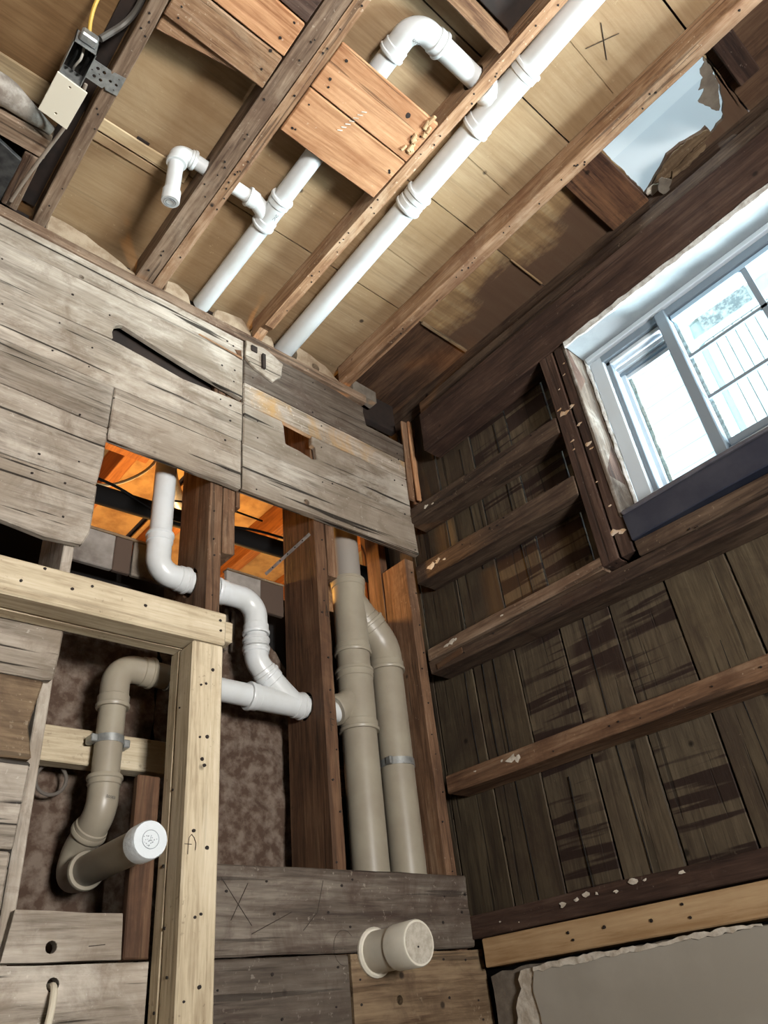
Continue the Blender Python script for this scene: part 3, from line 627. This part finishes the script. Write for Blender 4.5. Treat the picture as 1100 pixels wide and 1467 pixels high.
# ================================================================== WINDOW
wn = empty('window_1', (.06, -1.3, 2.05), kind='structure')
YE = -1.80
beam('jamb', 'z', 2.05, 2.712, (.0, .102), (-.7495, -.7395), JAMBP, wn, j=.0012)
beam('peeling_edge', 'z', 2.06, 2.69, (.090, .106), (-.759, -.7505), simple('flaking_white_paint', '#dcdfdd', .8, var=('#8c8378', .6, 45), bump=(80, 1)), wn, j=.0025, n=22)
beam('head_jamb', 'y', -.750, YE, (-.004, .11), (2.688, 2.704), HEADP, wn, j=.0008)
beam('peeling_edge', 'y', -.752, YE, (-.010, -.003), (2.684, 2.705), simple('flaking_white_paint', '#fff'), wn, j=.0025, n=40)
beam('head_casing', 'y', -.758, YE, (.088, .12), (2.668, 2.687), VINYL, wn, j=0)
box('head_track', (.10, YE, 2.640), (.16, -.80, 2.667), VINYLG, wn, .002)
box('head_track', (.112, YE, 2.624), (.17, -.80, 2.639), VINYL, wn, .002)
box('side_frame', (.100, -.806, 2.09), (.17, -.7595, 2.667), VINYL, wn, .003)
box('side_track', (.112, -.822, 2.10), (.125, -.806, 2.64), VINYLG, wn, .002)
beam('screen_mesh_edge', 'z', 2.14, 2.585, (.16, .172), (-.850, -.838), simple('speckled_grey_seal', '#8f918c', .9, var=('#cfcfc8', .7, 80)), wn, j=.002, n=16)
box('window_rail', (.10, YE, 2.095), (.17, -.80, 2.136), VINYL, wn, .003)
box('meeting_stile', (.082, -1.036, 2.115), (.118, -1.003, 2.655), VINYLG, wn, .003)
box('meeting_stile', (.120, -1.046, 2.13), (.150, -1.030, 2.64), simple('chalky_seal', '#c9cdcb', .9, var=('#6d6a62', .8, 60), bump=(80, 1)), wn, .002)
s1 = box('sliding_sash', (.148, -.838, 2.13), (.166, -.822, 2.615), VINYL, wn, .002)
for k, (za, zb, m) in enumerate(((2.600, 2.617, VINYL), (2.586, 2.598, VINYLG), (2.570, 2.584, VINYL))): box('sash_rail', (.136+.008*k, -1.0, za), (.150+.008*k, -.822, zb), m, s1, .001)
box('window_pane', (.158, -1.0, 2.13), (.161, -.838, 2.585), GLASS, s1)
s2 = box('fixed_sash', (.098, YE+.02, 2.136), (.116, -1.04, 2.158), VINYLG, wn, .002)
box('sash_rail', (.098, YE+.02, 2.612), (.116, -1.04, 2.628), simple('pale_blue_vinyl', '#9db8cc', .4), s2, .001)  # top rail in pale blue vinyl
for z in (2.300, 2.455): box('grid_bar', (.100, YE+.02, z), (.108, -1.04, z+.010), VINYLG, s2)
for y in (-1.262, -1.49): box('grid_bar', (.100, y-.008, 2.158), (.108, y+.008, 2.612), VINYLG, s2)
box('window_pane', (.109, YE+.02, 2.158), (.112, -1.04, 2.612), GLASS, s2)
box('jamb', (.0, YE-.01, 2.05), (.17, YE, 2.70), JAMBP, wn)
ap = beam('sill', 'y', -.7515, YE, (-.004, .17), (1.972, 2.050), APRON, wn, j=.0018)
beam('sill_cap', 'y', -.7515, YE, (-.009, .12), (2.0505, 2.062), simple('worn_sill_top', '#54535a', .6, var=('#2e2f3a', .6, 14)), wn, j=.0018)
beam('sill_ledger', 'y', -.757, YE, (.002, .086), (1.925, 1.968), girt_mat(), wn, j=.0018, tilt=(0, -.03))

# ================================================================== OUTSIDE
gd = box('ground', (.2, -12, -.3), (12, 10, -.2), GROUND); tag(gd, kind='structure')
nh = empty('neighbouring_house', (1.6, 0, -.2), 'white sided house seen through the window', 'house')
box('house_wall', (1.63, -8, -.2), (6, 6, 5.6), SIDING, nh)
z = 2.7
while z < 4.3:
    beam('clapboard', 'y', -.60, 2.2, (1.600, 1.625), (z, z+.1112), SIDING, nh, j=0, n=1, bevel=.003); z += .112
box('corner_board', (1.585, -.70, 2.4), (1.63, -.60, 5.0), simple('pale_aqua_trim', '#c4dedb', .6), nh)
y = -.735
while y > -2.6:
    box('vertical_rib', (1.605, y-.049, 2.6), (1.63, y, 3.76), SIDING, nh, .004); y -= .052
box('band_board', (1.59, -2.6, 3.765), (1.63, -.70, 3.80), SIDING, nh)
box('house_window', (1.60, -1.02, 3.805), (1.63, -.76, 3.925), simple('mottled_dark_glass', '#6f7478', .4, var=('#c8cac6', .8, 30)), nh)
box('soffit', (1.3, -2.6, 4.02), (1.66, -.2, 4.05), simple('pale_aqua_soffit', '#b5d3d6', .6), nh)
box('band_board', (1.59, -2.6, 3.93), (1.63, -.70, 4.02), SIDING, nh)

# ================================================================== UPPER ROOM (through the torn hole)
ur = empty('upper_room', (0, -1.3, 3.13), kind='structure')
box('base_board', (.095, -3.4, 3.13), (.112, 1.0, 3.385), UPW, ur)
box('wall_face', (.10, -3.4, 3.39), (.115, 1.0, 5.6), UPW2, ur)
box('wall_face', (-3.3, -3.5, 5.6), (.118, 1.8, 5.65), UPW, ur)
box('wall_face', (-3.3, -3.5, 3.13), (-3.2, 1.8, 5.6), UPW, ur); box('wall_face', (-3.3, -3.55, 3.13), (.118, -3.5, 5.6), UPW, ur); box('wall_face', (-3.3, 1.0, 3.13), (.118, 1.05, 5.6), UPW, ur)

# ================================================================== ROOM BEYOND
rb = empty('room_beyond', (-.5, .9, 2.6), kind='structure')
WFB = simple('warm_fibre_board', '#c8974e', .9, var=('#9b6a30', .7, 12), bump=(40, .6))
box('wall_face', (-2.1, 1.6, 0), (1.2, 1.65, 3.11), WFB, rb); box('wall_face', (-2.1, .3, 0), (-2.05, 1.6, 3.11), WFB, rb); box('wall_face', (1.15, .24, 0), (1.2, 1.6, 3.11), ROCK, rb)
box('wall_face', (.11, .24, 0), (1.15, .25, 3.11), DARKW, rb)
for xa, xc in ((-2.1, -1.0), (-.98, -.42), (-.4, .15), (.17, 1.15)): box('ceiling_board', (xa, .31, 3.080), (xc-.01, 1.6, 3.09), WARMP, rb)
for x in (-1.05, -.76, -.38, .02, .42): beam('joist', 'y', .31, 1.6, (x, x+.05), (2.93, 3.078), WARMB, rb, j=.001, n=4)
beam('header', 'x', -1.2, -.70, (.64, .68), (2.87, 3.07), WARMB, rb, n=3)
box('post', (.165, .40, 1.5), (.235, .46, 3.08), redstud_mat('z'), rb); box('post', (-1.12, .32, 2.2), (-1.06, .38, 3.08), WARMB, rb)
box('stone_face', (.0, .56, 1.5), (.16, .60, 3.08), ROCK, rb)
db = tube('black_drain', [(-1.25, .35, 2.400), (-.42, .35, 2.430), (.16, .35, 2.458)], .030, RUB, None, segs=16); tag(db, 'black pipe crossing behind the openings in the warm lit gap', 'pipe')
def cable(name, pts, r, m, label, cat='cable', f=.05, **k):
    o = tube(name, pts, r, m, None, segs=8, fillet=f); return tag(o, label, cat, **k)
cable('loose_cable', [(-1.1, .312, 2.440), (-.95, .312, 2.435), (-.75, .312, 2.375), (-.60, .312, 2.415), (-.45, .312, 2.45), (.0, .312, 2.475)], .0045, RUB, 'thin black cable sagging above the black pipe')
cable('loose_cable', [(-.72, .37, 2.50), (-.55, .37, 2.545), (-.38, .37, 2.545)], .0035, RUB, 'upper thin dark cable in the middle opening')
cable('cream_cable', [(-1.1, .4, 2.47), (-.943, .4, 2.485), (-.879, .4, 2.532), (-.813, .4, 2.603), (-.774, .4, 2.681), (-.76, .42, 2.85)], .0055, ROMEX, 'cream cable curving upward through the lit left opening')
cable('copper_line', [(-.03, .42, 2.50), (.08, .42, 2.51), (.14, .42, 2.495), (.14, .42, 2.2)], .0045, simple('rusty_copper', '#5d2e1c', .5, .4), 'rusty line bending down in the right opening')
cable('copper_line', [(-.03, .46, 2.28), (.07, .46, 2.27), (.11, .46, 2.31), (.12, .46, 2.60), (.14, .47, 2.66)], .0045, ROMEX, 'pale curved line low in the right opening')
dt = tube('sheet_metal_elbow', [(-.66, .60, 2.99), (-.66, .60, 2.86), (-.60, .66, 2.78), (-.52, .72, 2.74)], .035, GALV, None, segs=18, fillet=.04); tag(dt, 'small sheet metal elbow behind the cream cable in the left opening', 'duct')

# ================================================================== STUDS
def stud(x0, x1, y0, y1, z0, z1, m, label, holes=()):
    o = prism('wall_stud', 'yz', [(y0, z0), (y1, z0), (y1, z1), (y0, z1)], x0, x1, m, None, holes=holes, rough=.0014, step=.09, bevel=.0025)
    tag(o, label, 'stud', 'old studs behind the planks'); return o
SY = .0255
st1 = stud(-.781, -.741, SY, .197, .02, 2.93, stud_mat(), 'old stud pierced by the white bend above the pale header', holes=[circ(.118, 2.046, .040, 24), circ(.115, 1.761, .036, 20)])
st2 = stud(-.417, -.377, SY, .197, .02, 2.93, redstud_mat(), 'russet stud beside the twin stacks, pierced by the white wye', holes=[circ(.114, 1.760, .038, 24)])
st3 = stud(-.035, .004, SY, .145, .02, 2.32, stud_mat(), 'wide corner stud at the right end of the opening')
st3u = stud(-.034, -.002, .150, .222, 2.06, 2.93, redstud_mat(), 'lit ochre board behind the corner stud')
st0 = stud(-1.150, -1.126, SY, .20, .02, 2.92, plank_mat('z'), 'stud at the left edge of the lower opening')
for s_, x_ in ((st1, -.761), (st2, -.397), (st3, -.015)):
    dots(s_, [(x_+random.uniform(-.012, .012), SY-.0012, z_) for z_ in [1.36+.09*k+random.uniform(-.03, .03) for k in range(11)]], 'y', .0028)
def sb(x0, x1, z0, z1, label, y=(SY, .10), m=None):
    o = beam('stud_block', 'z', z0, z1, (x0, x1), y, m or stud_mat(), None); return tag(o, label, 'block')
sb(-.737, -.700, 2.112, 2.92, 'short block nailed to the right side of the stud above the white bend')
sb(-.697, -.684, 2.275, 2.92, 'tiny block stub beside the middle opening under the planks', y=(SY, .07))
sb(-.372, -.338, 2.150, 2.92, 'short block nailed to the right side of the russet stud by the stacks')
strokes('pencil_letter', [[(-.393, SY-.001, 2.005), (-.391, SY-.001, 2.045), (-.385, SY-.001, 2.005)], [(-.394, SY-.001, 2.018), (-.384, SY-.001, 2.022)]], .0022, PENCIL, st2)
strokes('pencil_letter', [[(-.400, SY-.001, 1.70), (-.400, SY-.001, 1.665)], [(-.400, SY-.001, 1.70), (-.388, SY-.001, 1.698)], [(-.400, SY-.001, 1.684), (-.391, SY-.001, 1.682)]], .0022, PENCIL, st2)
vb = beam('backing_board', 'z', 1.157, 1.488, (-.934, -.884), (.0, .022), redstud_mat(), None); tag(vb, 'upright brown board half hidden behind the pale post', 'board')
cb2 = beam('cross_block', 'x', -1.112, -.79, (.150, .19), (1.545, 1.622), pine_mat(), None, n=4); tag(cb2, 'pale pine cross block behind the beige trap pipe', 'block')
cb3 = beam('cross_block', 'x', -.372, -.04, (.185, .22), (1.56, 1.64), stud_mat('x'), None, n=3); tag(cb3, 'brown cross block behind the twin beige stacks', 'block')
# leaning stakes in the top corner
for i, (xa, wd, ya, tl, lb) in enumerate(((.012, .026, -.012, -.014, 'left split stake in the upper corner'), (.034, .020, -.024, -.010, 'middle bright stake in the upper corner'), (.062, .030, -.002, -.032, 'right darker stake in the upper corner'))):
    o = beam('wooden_stake', 'z', 2.945, 2.56, (xa, xa+wd), (ya, ya+.010), (stud_mat(), block_mat('z'), stud_mat())[i], None, tilt=(tl, 0), n=3); tag(o, lb, 'stake', 'stakes in the upper corner')
dk = prism('corner_shade_block', 'xz', [(-.155, 2.84), (.02, 2.84), (.02, 2.945), (-.155, 2.945)], .12, .14, DARKW, None); tag(dk, 'dark block painting the shade of the corner gap under the ceiling', 'block')  # dark block put in the corner void; its colour is the shade
gb = beam('grey_offcut', 'x', -.222, -.10, (-.004, .04), (2.985, 3.04), GREYP, None, n=3, j=.003); tag(gb, 'grey dusty offcut in the corner under the ceiling', 'block')
# perforated strap
A_, B_ = Vector((-.4185, .049, 2.296)), Vector((-.484, .199, 2.206)); d_ = (B_-A_).normalized(); u_ = Vector((0, 0, 1)); u_ = (u_-d_*u_.dot(d_)).normalized()
bm = bmesh.new(); q = [bm.verts.new(p) for p in (A_+u_*.006, B_+u_*.006, B_-u_*.006, A_-u_*.006)]; bm.faces.new(q)
e = bmesh.ops.extrude_face_region(bm, geom=bm.faces[:]); bmesh.ops.translate(bm, vec=d_.cross(u_)*.0012, verts=[v for v in e['geom'] if isinstance(v, bmesh.types.BMVert)])
sp = mk('metal_strap', bm, GALV); tag(sp, 'perforated metal strap across the middle opening', 'strap')
bm = bmesh.new()
for k in range(1, 6):
    c_ = A_.lerp(B_, k/6) - d_.cross(u_)*.0004; vs = [bm.verts.new(c_ + d_*.0028*math.cos(a) + u_*.0028*math.sin(a)) for a in [6.283*i/8 for i in range(8)]]; bm.faces.new(vs)
h_ = mk('strap_hole', bm, BLACK, sp); h_['kind'] = 'stuff'

# ================================================================== NEW PALE LUMBER
po = empty('lumber_post', (-.84, -.05, 0), 'pale upright pine post in front of the planks, full of nail holes', 'post')
beam('post_board', 'z', .0, 1.763, (-.880, -.804), (-.105, -.042), pine_mat('z'), po, j=.0008, bevel=.004)
beam('post_board', 'z', .0, 1.763, (-.880, -.806), (-.040, -.003), pine_mat('z'), po, j=.0008, bevel=.003)
dots(po, [(-.857, -.1062, 1.66), (-.845, -.1062, 1.665), (-.83, -.1062, 1.70), (-.855, -.1062, 1.545), (-.838, -.1062, 1.548), (-.848, -.1062, 1.50), (-.842, -.1062, 1.488), (-.838, -.1062, 1.215), (-.85, -.1062, 1.21), (-.836, -.1062, 1.10), (-.865, -.1062, 1.08), (-.83, -.1062, 1.33), (-.86, -.1062, 1.36)], 'y', .0034)
dots(po, [(-.881, -.05, 1.2), (-.881, -.03, 1.31), (-.881, -.07, 1.12), (-.881, -.05, 1.45), (-.881, -.06, 1.62), (-.881, -.03, 1.07)], 'x', .003)
px = lambda dx, dz: (-.870+dx, -.1060, 1.335+dz)
strokes('pencil_mark', [[px(-.008, 0), px(.007, 0)], [px(-.0005+.0, -.018), px(-.0005, .0), px(.001, .012), px(.006, .018), (px(.012, .012)), px(.016, .002), px(.015, -.010)]], .0014, PENCIL, po)
hd = empty('header_beam', (-1.35, -.05, 1.765), 'pale pine header beam resting on the upright post at left', 'beam')
beam('header_board', 'x', -3.15, -.797, (-.106, -.044), (1.766, 1.848), pine_mat('x'), hd, j=.0008, bevel=.004)
beam('header_board', 'x', -3.15, -.802, (-.042, -.003), (1.766, 1.846), pine_mat('x'), hd, j=.0008, bevel=.003)
dots(hd, [(-.815, -.1072, 1.825), (-.813, -.1072, 1.80), (-1.12, -.1072, 1.828), (-1.16, -.1072, 1.81), (-1.26, -.1072, 1.80), (-1.22, -.1072, 1.84), (-1.0, -.1072, 1.815)], 'y', .0034)
nk = beam('lumber_offcut', 'x', -.796, -.742, (-.042, -.004), (1.812, 1.866), pine_mat('x'), None, n=1); tag(nk, 'short pale offcut sticking out behind the header end', 'block')

# ================================================================== PIPES IN THE WALL
YP = .115
# twin stacks
dsx = empty('drain_stack', (-.22, YP, 1.0), 'twin beige drain stacks joined by a wye, left of the corner stud', 'pipe')
RS = .0510
tube('stack_pipe', [(-.225, YP, .4), (-.225, YP, 1.76)], RS, PVC_OLD, dsx)
fitting('wye_fitting', [(-.225, YP, 1.715), (-.225, YP, 1.905)], RS, PVC_OLD, dsx, branch=([(-.225, YP, 1.83), (-.27, YP, 1.79), (-.315, YP, 1.765)], .036, .02))
tube('stack_pipe', [(-.225, YP, 1.89), (-.225, YP, 2.0)], RS, PVC_OLD, dsx)
fitting('wye_fitting', [(-.225, YP, 1.955), (-.222, YP, 2.215)], RS*.97, PVC_OLD, dsx, branch=([(-.224, YP, 2.15), (-.185, YP, 2.112), (-.150, YP, 2.073)], RS*.9, .02))
tube('stack_pipe', [(-.222, YP, 2.20), (-.222, YP, 2.88)], .0445, simple('grey_beige_pvc', '#8e8880', .45), dsx)
fitting('elbow_fitting', [(-.160, YP, 2.083), (-.092, YP, 2.012), (-.092, YP, 1.925)], RS, PVC_OLD, dsx, fillet=.05)
tube('stack_pipe', [(-.092, YP, .4), (-.092, YP, 1.94)], RS, PVC_OLD, dsx)
pc1 = tube('pipe_clamp', [(-.092, YP, 1.628), (-.092, YP, 1.648)], RS+.003, GALV, dsx)
box('clamp_tab', (-.148, YP-.035, 1.628), (-.135, YP-.015, 1.650), GALV, pc1, .002)
# white branch drain
br = empty('branch_drain', (-.6, YP, 1.76), 'white drain bending through the studs and down into the horizontal run', 'pipe')
RA = .0300; XV = -.880
pv = tube('drain_pipe', [(XV, .11, 2.13), (XV+.004, .11, 2.90)], RA, PVC, br)
fitting('elbow_fitting', [(XV, .11, 2.165), (XV, .11, 2.048), (-.792, YP, 2.048)], RA, PVC, br, fillet=.066)
tube('drain_pipe', [(-.80, YP, 2.047), (-.68, YP, 2.045)], RA, PVC, br)
fitting('elbow_fitting', [(-.705, YP, 2.045), (-.575, YP, 2.045), (-.573, YP, 1.940)], RA, PVC, br, fillet=.085)
tube('drain_pipe', [(-.573, YP, 1.95), (-.573, YP, 1.89)], RA, PVC, br)
fitting('coupling', [(-.573, YP, 1.928), (-.573, YP, 1.893)], RA, PVC, br)
fitting('elbow_fitting', [(-.573, YP, 1.905), (-.573, YP, 1.865), (-.537, YP, 1.825)], RA, PVC, br, fillet=.03, h=.02)
fitting('wye_fitting', [(-.600, YP, 1.760), (-.423, YP, 1.760)], RA, PVC, br, branch=([(-.455, YP, 1.762), (-.49, YP, 1.788), (-.543, YP, 1.832)], RA, .015))
tube('drain_pipe', [(-.83, YP, 1.763), (-.58, YP, 1.761)], RA, PVC, br)
tube('drain_pipe', [(-.43, YP, 1.760), (-.295, YP, 1.765)], RA, PVC, br)
lettering('pipe_print', 'NC  EAGLE', .013, (-.862, .11-RA*.80-.0012, 2.40), (0, 0, 1), (-.85, .52, 0), (.52, -.85, 0), INK, pv, wrap=RA)
# beige trap with the capped stub
tp = empty('trap_drain', (-.957, YP, 1.3), 'beige trap pipe ending in a white capped stub that points into the room', 'pipe')
RB = .0300; XB = -.957
fitting('elbow_fitting', [(-.868, YP, 1.768), (XB, YP, 1.768), (XB, YP, 1.665)], RB, PVC_OLD, tp, fillet=.075)
tube('drain_pipe', [(-.89, YP, 1.768), (-.832, YP, 1.766)], RB, PVC_OLD, tp)
tube('drain_pipe', [(XB, YP, 1.69), (XB, YP, 1.48)], RB, PVC_OLD, tp)
pc2 = tube('pipe_clamp', [(XB, YP, 1.583), (XB, YP, 1.600)], RB+.002, GALV, tp)
box('clamp_tab', (XB-.045, YP-.012, 1.583), (XB-.030, YP+.02, 1.600), GALV, pc2, .002); box('clamp_tab', (XB+.030, YP-.012, 1.578), (XB+.045, YP+.02, 1.596), GALV, pc2, .002)
ef = fitting('elbow_fitting', [(XB, YP, 1.515), (XB, YP, 1.440), (XB-.006, YP+.045, 1.405)], RB, PVC_OLD, tp, fillet=.03, h=.02)
fitting('elbow_fitting', [(XB-.005, YP+.035, 1.412), (XB-.010, .197, 1.375), (XB-.013, .200, 1.330), (XB-.013, .120, 1.329)], RB, PVC_OLD, tp, fillet=.035, h=.012)
tube('stub_pipe', [(XB-.013, .14, 1.329), (XB-.013, -.135, 1.328)], RB, PVC_OLD, tp)
cp = tube('cap', [(XB-.013, -.112, 1.328), (XB-.013, -.152, 1.328)], RB+.0038, CAPW, tp, prof=[(0, RB+.001), (0, RB+.0038), (.036, RB+.0038), (.040, RB+.002)])
bm = bmesh.new(); tube_bm(bm, [Vector((XB-.013+.016*math.cos(a), -.1522, 1.328+.016*math.sin(a))) for a in [k*math.pi/12 for k in range(25)]], .0007, segs=5)
mk('cap_embossing', bm, simple('embossed_grey', '#8f979b', .6), cp)
rr = random.Random(3); dots(cp, [(XB-.013+rr.gauss(0, .006), -.1523, 1.328+rr.gauss(0, .005)) for _ in range(26)], 'y', .0011, name='cap_lettering', mat=simple('embossed_grey', '#8f979b'), t=.0004)
lettering('fitting_print', 'E0083', .0085, (XB+.002, YP-RB-.0075, 1.462), (.97, .12, -.06), (0, 0, 1), (0, -1, 0), INK, ef)
# big capped stub low on the wall
cs = empty('capped_stub', (-.333, 0, 1.154), 'large cream capped stub pipe sticking out of the lower planks', 'pipe')
tube('wall_flange', [(-.333, -.001, 1.154), (-.333, -.010, 1.154)], .051, PVC_CAP, cs, prof=[(0, .051), (.005, .051), (.009, .047)])
tube('stub_pipe', [(-.333, .10, 1.154), (-.333, -.13, 1.154)], .0425, PVC_CAP, cs)
c2 = tube('cap', [(-.333, -.082, 1.154), (-.333, -.150, 1.154)], .0462, PVC_CAP, cs, prof=[(0, .043), (0, .0455), (.064, .0462), (.068, .044)])
prism('cap_face', 'xz', circ(-.333, 1.154, .040, 28), -.1508, -.1495, simple('speckled_cap_face', '#b9b2a4', .8, var=('#978f80', .7, 60), bump=(90, .8)), c2, rough=0, bevel=0)
dots(c2, [(-.338, -.1512, 1.146)], 'y', .0028, name='cap_mark')

# ================================================================== CEILING PIPES
ZP = 3.052
ld = empty('ceiling_drain', (-.53, -.7, ZP), 'long straight white pipe running the whole ceiling beside the rough joist', 'pipe')
RE = .0355; ex = lambda y: -.510 + .036*y
tube('drain_pipe', [(ex(.035), .035, 3.045), (ex(-3.3), -3.3, 3.05)], RE, PVC, ld)
fitting('coupling', [(ex(-.660), -.660, 3.045), (ex(-.725), -.725, 3.045)], RE, PVC, ld)
fitting('wye_fitting', [(ex(-.955), -.955, 3.045), (ex(-1.165), -1.165, 3.045)], RE, PVC, ld, branch=([(ex(-.99), -.995, 3.046), (-.565, -1.045, 3.050), (-.605, -1.050, 3.052)], .031, .02))
vd = empty('ceiling_branch', (-.86, -.5, ZP), 'white ceiling pipe with a small capped elbow and a hooked bend through the joists', 'pipe')
RD = .0285
tube('drain_pipe', [(-.842, .028, ZP), (-.846, -.39, ZP)], RD, PVC, vd)
wf2 = fitting('wye_fitting', [(-.846, -.345, ZP), (-.849, -.462, ZP)], RD, PVC, vd, branch=([(-.847, -.365, ZP), (-.872, -.388, ZP), (-.905, -.402, ZP), (-.935, -.402, ZP)], .0215, .02))
tube('drain_pipe', [(-.849, -.45, ZP), (-.858, -.985, ZP)], RD, PVC, vd)
ef2 = fitting('elbow_fitting', [(-.858, -.955, ZP), (-.859, -1.052, ZP), (-.765, -1.052, ZP)], RD, PVC, vd, fillet=.062)
tube('drain_pipe', [(-.78, -1.052, ZP), (-.585, -1.051, ZP)], RD, PVC, vd)
tube('small_pipe', [(-.92, -.402, ZP), (-1.125, -.404, ZP)], .0205, PVC, vd)
fitting('elbow_fitting', [(-1.105, -.404, ZP), (-1.156, -.400, ZP), (-1.153, -.390, ZP-.045)], .0205, PVC, vd, fillet=.028, h=.016)
tube('small_pipe', [(-1.154, -.390, ZP-.035), (-1.146, -.360, 2.90)], .0205, PVC, vd)
c3 = tube('cap', [(-1.1475, -.365, 2.915), (-1.145, -.355, 2.880)], .0235, PVC, vd, prof=[(0, .021), (0, .0245), (.033, .0245), (.036, .023)])
bm = bmesh.new(); ax_ = (Vector((-1.145, -.355, 2.880))-Vector((-1.1475, -.365, 2.915))).normalized(); n1 = ax_.orthogonal().normalized(); n2 = ax_.cross(n1); c0 = Vector((-1.145, -.355, 2.8795))
for rad in (.016, .010): tube_bm(bm, [c0 + n1*rad*math.cos(a)+n2*rad*math.sin(a) for a in [k*math.pi/10 for k in range(21)]], .0007, segs=5)
mk('cap_embossing', bm, simple('embossed_grey', '#8f979b'), c3)
lettering('fitting_print', '2NC', .012, (-.842, -.41, ZP-RD-.0065), (0, 1, 0), (1, 0, 0), (0, 0, -1), INK, wf2)
lettering('fitting_print', 'DWV', .010, (-.836, -1.026, ZP-RD-.0045), (1, 0, 0), (0, -1, 0), (0, 0, -1), INK, ef2)

# ================================================================== ELECTRICAL BOX AND THINGS AT THE UPPER LEFT
eb = empty('electrical_box', (-1.465, -.50, 2.98), 'open metal electrical box with a loose ivory cover plate', 'electrical box')
prism('cover_plate', 'xy', [(-1.501, -.357), (-1.428, -.349), (-1.424, -.464), (-1.498, -.470)], 2.931, 2.936, PLATE, eb, rough=0, bevel=.0015, holes=[circ(-1.462, -.452, .003, 8), circ(-1.464, -.372, .003, 8)])
x0, x1_, y0_, y1_, z0_, z1_ = -1.494, -1.440, -.548, -.452, 2.955, 3.010
for lo, hi in (((x0, y0_, z0_), (x0+.002, y1_, z1_)), ((x1_-.002, y0_, z0_), (x1_, y1_, z1_)), ((x0, y0_, z0_), (x1_, y0_+.002, z1_)), ((x0, y1_-.002, z0_), (x1_, y1_, z1_))): box('box_side', lo, hi, GALV, eb)
box('box_back', (x0, y0_, z1_), (x1_, y1_, z1_+.002), simple('dark_box_back', '#2a2522', .7), eb)
box('connector', (-1.487, -.572, 2.965), (-1.447, -.549, 2.995), GALV, eb, .004)
for i, (cx, m) in enumerate(((-1.483, RUB), (-1.470, simple('white_wire', '#b9b5ac')), (-1.456, RUB))): tube('wire', [(cx, -.545, 2.99), (cx+.006, -.515, 2.965), (cx+.001, -.48, 2.975), (cx+.004, -.462, 3.0)], .003, m, eb, segs=8, fillet=.01)
prism('bracket', 'xy', [(-1.4395, -.511), (-1.394, -.511), (-1.390, -.504), (-1.386, -.512), (-1.358, -.516), (-1.357, -.464), (-1.386, -.460), (-1.390, -.467), (-1.394, -.459), (-1.4395, -.460)], 3.0035, 3.0060, GALV, eb, rough=0, bevel=0,
      holes=[circ(a, b, r_, 10) for a, b, r_ in ((-1.421, -.497, .0045), (-1.405, -.497, .0045), (-1.421, -.475, .0045), (-1.405, -.475, .0045), (-1.385, -.487, .004), (-1.370, -.487, .004), (-1.431, -.486, .002), (-1.413, -.486, .002), (-1.370, -.503, .002), (-1.370, -.472, .002))])
cable('yellow_cable', [(-1.468, -.560, 2.99), (-1.478, -.585, 3.0), (-1.484, -.62, 3.03), (-1.475, -.66, 3.06), (-1.42, -.72, 3.07)], .0045, YEL, 'yellow cable rising out of the electrical box')
cable('grey_conduit', [(-1.445, -.565, 3.0), (-1.41, -.60, 3.06), (-1.398, -.64, 3.07), (-1.402, -.80, 3.07)], .008, CONDUIT, 'dull flexible conduit from the electrical box to the joist', 'conduit')
cable('grey_cable', [(-1.43, -.452, 2.99), (-1.425, -.405, 2.99), (-1.425, -.33, 3.0), (-1.442, -.22, 2.985), (-1.455, -.12, 2.985), (-1.462, -.03, 2.99)], .0045, GREYC, 'grey-brown cable hanging in a curve below the electrical box')
bp = prism('painted_board', 'xy', [(-2.2, -.185), (-1.555, -.190), (-1.482, -.165), (-1.486, .0), (-2.2, .0)], 2.985, 2.998, BLACKBOX, None, rough=.001, bevel=.002); tag(bp, 'black painted board at the left edge under the ceiling', 'board')
sj = beam('short_joist', 'y', .0, -.185, (-1.481, -1.440), (3.000, 3.08), joist_grey(), None); tag(sj, 'short brown joist end beside the black panel', 'joist')
cbm = beam('cross_beam', 'x', -2.3, -1.437, (-.252, -.192), (3.0, 3.08), joist_grey('x'), None); tag(cbm, 'brown cross beam above the black panel at the left edge', 'beam')
dp = tube('dusty_pipe', [(-2.3, -.295, 3.035), (-1.56, -.290, 3.03), (-1.445, -.262, 3.03)], .034, simple('dusty_grey_wrap', '#80766c', .9, var=('#b9b2a8', .7, 25), bump=(60, .8)), None, prof=[(0, .034), (.72, .038), (-.001, .012)]); tag(dp, 'dusty grey wrapped pipe end above the cross beam at left', 'pipe')
cc = tube('power_cord', [(-1.055, .04, 1.123), (-1.055, -.01, 1.122), (-1.062, -.028, 1.09), (-1.075, -.032, 1.00), (-1.08, -.035, .6)], .006, simple('cream_rubber', '#cfc6b2', .6), None, segs=10, fillet=.012); tag(cc, 'cream cord hanging out of a hole in the lower left plank', 'cord')

print('tris', sum(len(m.polygons) for m in bpy.data.meshes))
